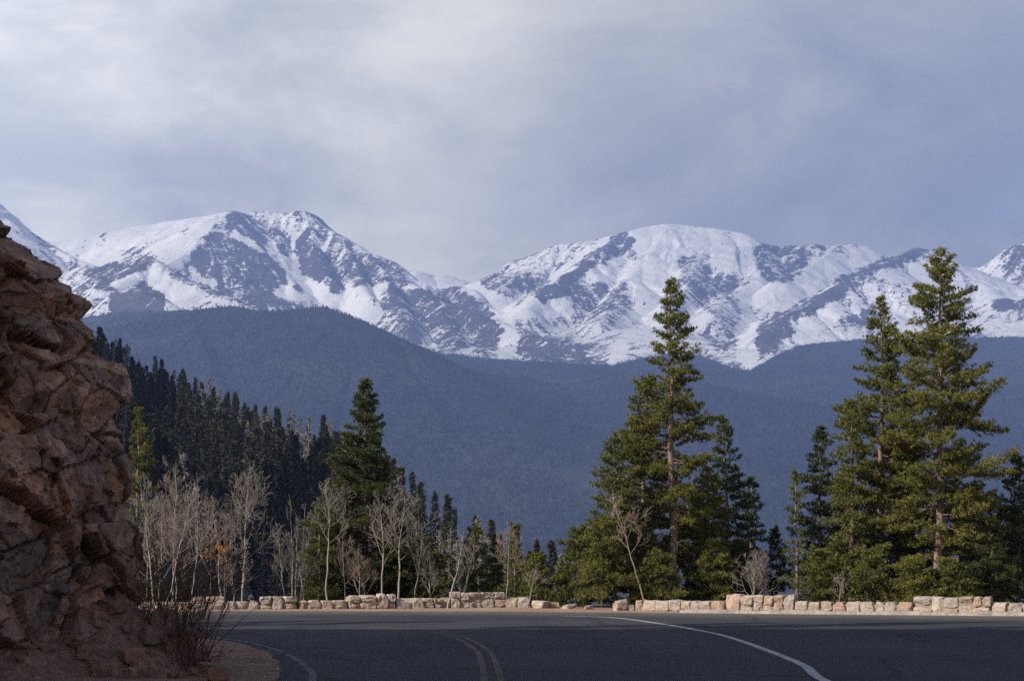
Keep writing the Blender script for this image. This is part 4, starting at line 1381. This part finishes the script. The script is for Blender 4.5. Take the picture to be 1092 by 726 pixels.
# ------------------------------------------------------------------ bare aspens
def bare_tree_data(H, seed, spread=.9, levels=4, trunk_r=.06, fork=.45, lean=(0, 0), nbr=9, up=1.5, stems=1, twig=.0036, split=2):
    rng = np.random.default_rng(seed)
    tr_segs, cr = [], []

    def limb(p, d, L, r, lev, out):
        n = 5 if lev < 2 else 4
        q = p.copy(); pts = [q.copy()]
        for k in range(n):
            d = d + rng.normal(0, .13, 3) + np.array([0, 0, .10 * up])
            d /= np.linalg.norm(d)
            r2 = r * (1 - .6 * (k + 1) / n)
            q2 = q + d * L / n
            out.append((*q, max(r * (1 - .6 * k / n), twig), *q2, max(r2, twig)))
            q = q2; pts.append(q.copy())
            if lev < levels and k >= 1:
                for _ in range(split if lev < 2 else 2):
                    if rng.random() < (.8, .78, .5, .32)[min(lev, 3)]:
                        s = np.cross(d, rng.normal(size=3)); s /= np.linalg.norm(s)
                        nd = d * .75 + s * spread * rng.uniform(.5, 1.0)
                        nd /= np.linalg.norm(nd)
                        limb(q.copy(), nd, L * rng.uniform(.38, .62), max(r * .5, twig), lev + 1, out)

    for sidx in range(stems):
        off = rng.normal(0, .12, 3) * (stems > 1); off[2] = 0
        n = 14
        t = np.linspace(0, 1, n)
        h = H * (1 if sidx == 0 else rng.uniform(.75, .97))
        sp = rng.normal(0, .09, 2) * (stems > 1) * H
        wob = np.cumsum(rng.normal(0, .010 * H, (n, 2)), 0) * .6; wob -= wob[0]
        P = np.stack([off[0] + lean[0] * t + sp[0] * t + wob[:, 0], off[1] + lean[1] * t + sp[1] * t + wob[:, 1], t * h - .3 * (t == 0)], 1)
        rad = trunk_r * (1 - .86 * t)
        tr_segs.append(path_tube(P, rad, 7))
        for b in range(nbr):
            f = fork + (1 - fork) * (b + rng.random()) / nbr * .97
            p = np.array([np.interp(f, t, P[:, k]) for k in range(3)])
            az = b * 2.4 + rng.normal(0, .4)
            el = rng.uniform(.45, .95)
            d = np.array([math.cos(az) * math.cos(el), math.sin(az) * math.cos(el), math.sin(el)])
            limb(p, d, h * (.42 * (1.15 - f)) * spread * rng.uniform(.7, 1.2), trunk_r * (1 - .86 * f) * .65, 1, cr)
    return join(*tr_segs), tubes(cr, 3)


def aspen(px, top, d, seed, label, lean_px=0, leanings=0, twigm=None, bark=None, name='aspen_tree', cat='bare tree', z=None, leaves=0, **kw):
    if z is None:
        z = float(ground_height(np.array([(px - CX) / F * d]), np.array([d]))[0]) - .05
    H = topH(top, d, z)
    tk, cr = bare_tree_data(H, seed, lean=(lean_px / F * d, leanings), **kw)
    root = empty(name, ((px - CX) / F * d, d, z)); tag(root, label, cat)
    obj('trunk', mesh('trunk', *tk, [bark or M_aspen], True), root)
    obj('crown', mesh('crown', *cr, [twigm or M_aspen_twig]), root)
    if leaves:
        rng = np.random.default_rng(seed)
        c = np.array([lean_px / F * d * .3, -.1, H * .53])
        P = c + rng.normal(0, .22, (leaves, 3)); Dr = rng.normal(size=(leaves, 3)); Dr /= np.linalg.norm(Dr, axis=1, keepdims=True)
        obj('dry_leaves', mesh('dry_leaves', *blades(P, Dr, 2, .10, .035, rng), [M_dry_leaf]), root)
    return root


aspen(162, 508, 64.5, 1, 'bushy bare aspen nearest the cliff edge', nbr=14, fork=.22, stems=2, spread=.85, trunk_r=.0310)
aspen(183, 492, 66, 2, 'tallest bare aspen of the pale cluster beside the cliff', lean_px=8, nbr=14, fork=.3, spread=.8, trunk_r=.0341)
aspen(176, 520, 63.8, 3, 'bare aspen leaning right out of the cluster beside the cliff', lean_px=28, nbr=10, fork=.3, spread=.7, trunk_r=.0279)
aspen(204, 520, 65, 4, 'slim bare aspen in the middle of the left cluster', lean_px=6, nbr=12, fork=.3, spread=.8, trunk_r=.0279)
aspen(236, 532, 64.2, 6, 'bare aspen holding a clump of orange dry leaves', lean_px=-12, nbr=11, fork=.45, spread=.9, trunk_r=.0310, leaves=70)
aspen(256, 508, 64.6, 7, 'white aspen with a round fan of bare branches standing alone left of the fir', lean_px=12, nbr=17, fork=.34, spread=1.15, trunk_r=.0403, split=3)
aspen(318, 528, 65.6, 8, 'cluster of thin grey stems right of the round aspen', stems=5, nbr=7, fork=.2, spread=.55, trunk_r=.0217, levels=3)
aspen(349, 520, 64.4, 9, 'straight white trunked aspen in front of the young pine', lean_px=-6, nbr=12, fork=.5, spread=1.0, trunk_r=.0384)
aspen(368, 560, 66, 10, 'thin brown bare sapling left of the paired aspens', nbr=9, fork=.3, spread=.7, trunk_r=.0217, twigm=M_brown_twig)
aspen(384, 585, 65, 11, 'short thin bare sapling just left of the paired aspens', nbr=8, fork=.3, spread=.7, trunk_r=.0186, twigm=M_brown_twig)
aspen(408, 535, 64.2, 12, 'left trunk of the paired white aspens before the fir', lean_px=-3, nbr=13, fork=.4, spread=.95, trunk_r=.0372)
aspen(424, 528, 64.8, 13, 'right taller trunk of the paired white aspens before the fir', lean_px=5, nbr=14, fork=.42, spread=.95, trunk_r=.0422)
aspen(441, 560, 66, 14, 'thin bare sapling right of the paired aspens', lean_px=10, nbr=9, fork=.3, spread=.8, trunk_r=.0217)
aspen(476, 566, 63.9, 15, 'white aspen leaning right over the raised wall', lean_px=18, nbr=10, fork=.3, spread=.8, trunk_r=.0341)
aspen(492, 572, 65.5, 16, 'thin crooked bare sapling right of the leaning aspen', lean_px=16, nbr=8, fork=.3, spread=.8, trunk_r=.0186)
aspen(540, 560, 64.6, 17, 'thin upright bare aspen before the small pines', lean_px=2, nbr=13, fork=.4, spread=.85, trunk_r=.0236, twigm=M_brown_twig)
aspen(562, 605, 64.3, 18, 'short bare sapling over the right end of the left wall', lean_px=8, nbr=8, fork=.3, spread=.9, trunk_r=.0217)
aspen(690, 530, 63.6, 19, 'bare crooked tree leaning left before the tallest middle pine', lean_px=-36, nbr=10, fork=.45, spread=.9, trunk_r=.034, twigm=M_brown_twig, bark=M_brown_twig)
aspen(801, 590, 63.2, 21, 'small grey bare shrub behind the raised block of the right wall', nbr=12, fork=.12, spread=1.3, trunk_r=.0186, name='bare_shrub', cat='shrub', stems=2)
aspen(892, 612, 62.2, 22, 'small bare branching shrub behind the low right wall', lean_px=8, nbr=8, fork=.2, spread=1.1, trunk_r=.0155, name='bare_shrub', cat='shrub')


thick = [(155, 520, 66.5), (192, 512, 67), (226, 535, 67.5), (246, 570, 66.8), (305, 560, 66.5), (396, 575, 66.8), (458, 590, 65.4)]
for i_, (px_, top_, d_) in enumerate(thick):
    o_ = aspen(px_, top_, d_, 60 + i_, 'thin grey bare sapling in the thicket behind the guard wall', lean_px=random.uniform(-10, 14), nbr=12, fork=.18, spread=.75, trunk_r=random.uniform(.02, .03), twigm=M_brown_twig if i_ % 2 else M_aspen_twig, levels=4, stems=1 + i_ % 2)
    o_['group'] = 'thin bare saplings of the thicket'


def willow(px, d, H, spread_m, n, seed, label):
    rng = np.random.default_rng(seed)
    x = (px - CX) / F * d
    z = float(scree_height(np.array([x]), np.array([d]))[0]) - .05
    segs = []
    for i in range(n):
        az = rng.uniform(0, 6.28); el = rng.uniform(.75, 1.45)
        dv = np.array([math.cos(az) * math.cos(el) * 1.0 + .10, math.sin(az) * math.cos(el), math.sin(el)])
        p = np.array([rng.normal(0, spread_m * .25), rng.normal(0, spread_m * .3), -.1])
        L = H * rng.uniform(.45, 1.0); r = rng.uniform(.006, .011)
        for k in range(7):
            dv = dv + rng.normal(0, .06, 3) + np.array([0, 0, .03]); dv /= np.linalg.norm(dv)
            q = p + dv * L / 7
            segs.append((*p, r * (1 - k / 9), *q, r * (1 - (k + 1) / 9)))
            if k > 1 and rng.random() < .75:
                for _ in range(2):
                    e = dv + rng.normal(0, .38, 3); e /= np.linalg.norm(e)
                    q2 = q + e * L * rng.uniform(.1, .28)
                    segs.append((*q, .004, *q2, .0022))
                    if rng.random() < .6:
                        e2 = e + rng.normal(0, .4, 3)
                        segs.append((*((q + q2) / 2), .003, *((q + q2) / 2 + e2 * L * .1), .002))
            p = q
    o = obj('willow_shrub', mesh('willow_shrub', *tubes(segs, 3), [M_willow]), None, (x, d, z))
    tag(o, label, 'shrub')


willow(183, 27.6, 1.75, .9, 120, 1, 'leafless dark red willow shrub at the foot of the cliff beside the road')
willow(130, 25.6, .62, .7, 50, 2, 'low thin leafless shrub on the scree at the cliff foot')
willow(205, 26.9, .9, .5, 45, 3, 'smaller leafless red shrub at the roadside edge of the scree')


# ------------------------------------------------------------------ the wooded hillside on the left
def forest_tree_mesh(seed, dead=False, H=12.0, needle=None, wide=.15):
    wood, fol = conifer_data(H, H * wide, seed, base=.12 if not dead else .2, power=.7, nb=46, blade=(4, .62, .11), ragged=.45, gap=.15, clump=.42, dead=6, up=.2, tip_up=.3)
    if dead:
        rng = np.random.default_rng(seed)
        keep = rng.random(len(fol[1])) < .22
        fol = (fol[0], fol[1][keep])
        # dead needles are bare twigs: thin grey slivers
        m2 = M_dead
    else:
        m2 = needle or M_needle_far
    V, Q = join(wood, fol)
    mi = np.r_[np.zeros(len(wood[1])), np.ones(len(fol[1]))]
    return mesh('spruce_tree', V, Q, [M_dead if dead else M_bark_far, m2], False, None, mi)


FT = [forest_tree_mesh(s, wide=w) for s, w in ((301, .10), (302, .125), (303, .115), (304, .095))]
FD = [forest_tree_mesh(s, True, wide=.12) for s in (311, 312)]
FO = [forest_tree_mesh(s, needle=M_needle_olive, wide=.15) for s in (321, 322)]
frng = random.Random(9)


def forest_spot(px, d, s, kind):
    x = (px - CX) / F * d
    z = float(ground_height(np.array([x]), np.array([d]))[0]) - .3
    me = frng.choice({'live': FT, 'dead': FD, 'olive': FO}[kind])
    o = obj({'live': 'spruce_tree', 'dead': 'dead_tree', 'olive': 'young_pine'}[kind], me, None, (x, d, z))
    o.rotation_euler = (frng.gauss(0, .02), frng.gauss(0, .02), frng.uniform(0, 6.28))
    o.scale = (s * frng.uniform(.85, 1.15), s * frng.uniform(.85, 1.15), s)
    if kind == 'live':
        tag(o, 'dark spruce in the shaded forest on the left hillside', 'spruce tree', 'spruces in the shaded forest on the left hillside')
    elif kind == 'dead':
        tag(o, 'grey brown dead tree among the dark spruces on the left hillside', 'dead tree', 'dead trees among the hillside spruces')
    else:
        tag(o, 'yellow green tree coloured as if catching light among the dark hillside spruces', 'pine tree', 'yellow green trees among the hillside spruces')


def hill_ridge_d(px):
    return np.interp(px, [60, 130, 200, 280, 350, 430, 510, 600], [420, 390, 345, 295, 250, 200, 165, 135])


cand = []
while len(cand) < 1000:
    px = frng.uniform(70, 600)
    if px > 400 and frng.random() < .62:
        continue
    dr = float(hill_ridge_d(px))
    f = frng.random() ** 1.35
    d = dr + 14 - f * (dr - max(100, dr * .45))
    x = (px - CX) / F * d
    if any((x - a) ** 2 + (d - b) ** 2 < 1.7 ** 2 for a, b, *_ in cand):
        continue
    r = frng.random()
    kind = 'dead' if r < .36 else ('olive' if r < .42 else 'live')
    s = frng.uniform(.52, .98) * np.interp(d, [100, 200, 400], [.5, .68, .86])
    cand.append((x, d, px, s, kind))
# the nearest to the eye, tallest on screen, stand as single trees; the rest is one mass behind and between them
ridge_first = sorted(cand, key=lambda c: -(c[3] / c[1]) * (1.6 if c[1] > hill_ridge_d(c[2]) - 12 else 1.0) * (1.0 if c[2] > 110 else .2))
for x, d, px, s, kind in ridge_first[:290]:
    forest_spot(px, d, s, kind)
light = []
for sd in (331, 332, 333):
    w_, f_ = conifer_data(12, 12 * .125, sd, base=.1, power=.7, nb=34, blade=(3, .85, .17), ragged=.4, gap=.1, clump=.55, dead=0, up=.2, tip_up=.3)
    light.append(f_)
Vs, Qs, n_ = [], [], 0
for x, d, px, s, kind in ridge_first[290:]:
    v, q = light[frng.randrange(3)]
    an = frng.uniform(0, 6.28); c_, s_ = math.cos(an) * s, math.sin(an) * s
    z = float(ground_height(np.array([x]), np.array([d]))[0]) - .3
    Vs.append(np.stack([v[:, 0] * c_ - v[:, 1] * s_ + x, v[:, 0] * s_ + v[:, 1] * c_ + d, v[:, 2] * s + z], 1)); Qs.append(q + n_); n_ += len(v)
tag(obj('forest', mesh('forest', np.concatenate(Vs), np.concatenate(Qs), [M_needle_far])), kind='stuff', label='dense mass of dark spruces filling the shaded left hillside', cat='forest')

# pines along the crest of the hill above the road: they throw the ragged shade across the bend
crest = conifer_data(9.0, 1.9, 901, base=.15, power=.6, nb=60, blade=(6, .3, .06), clump=.3)
cw, cf = mesh('trunk', *crest[0], [M_bark], True), mesh('crown', *crest[1], [M_needle])
crng = random.Random(3)
for i in range(11):
    y = 12 + i * 2.9 + crng.uniform(-.8, .8)
    x = -27 - crng.uniform(0, 5)
    z = float(near_hill_height(np.array([x]), np.array([y]))[0]) - .2
    r = empty('pine_tree', (x, y, z)); r.rotation_euler = (0, 0, crng.uniform(0, 6))
    s = crng.uniform(.45, .85); r.scale = (s, s, s)
    tag(r, 'pine on the crest of the hill above the cliff, out to the left', 'pine tree', 'pines on the hill crest left of the cliff')
    obj('trunk', cw, r); obj('crown', cf, r)
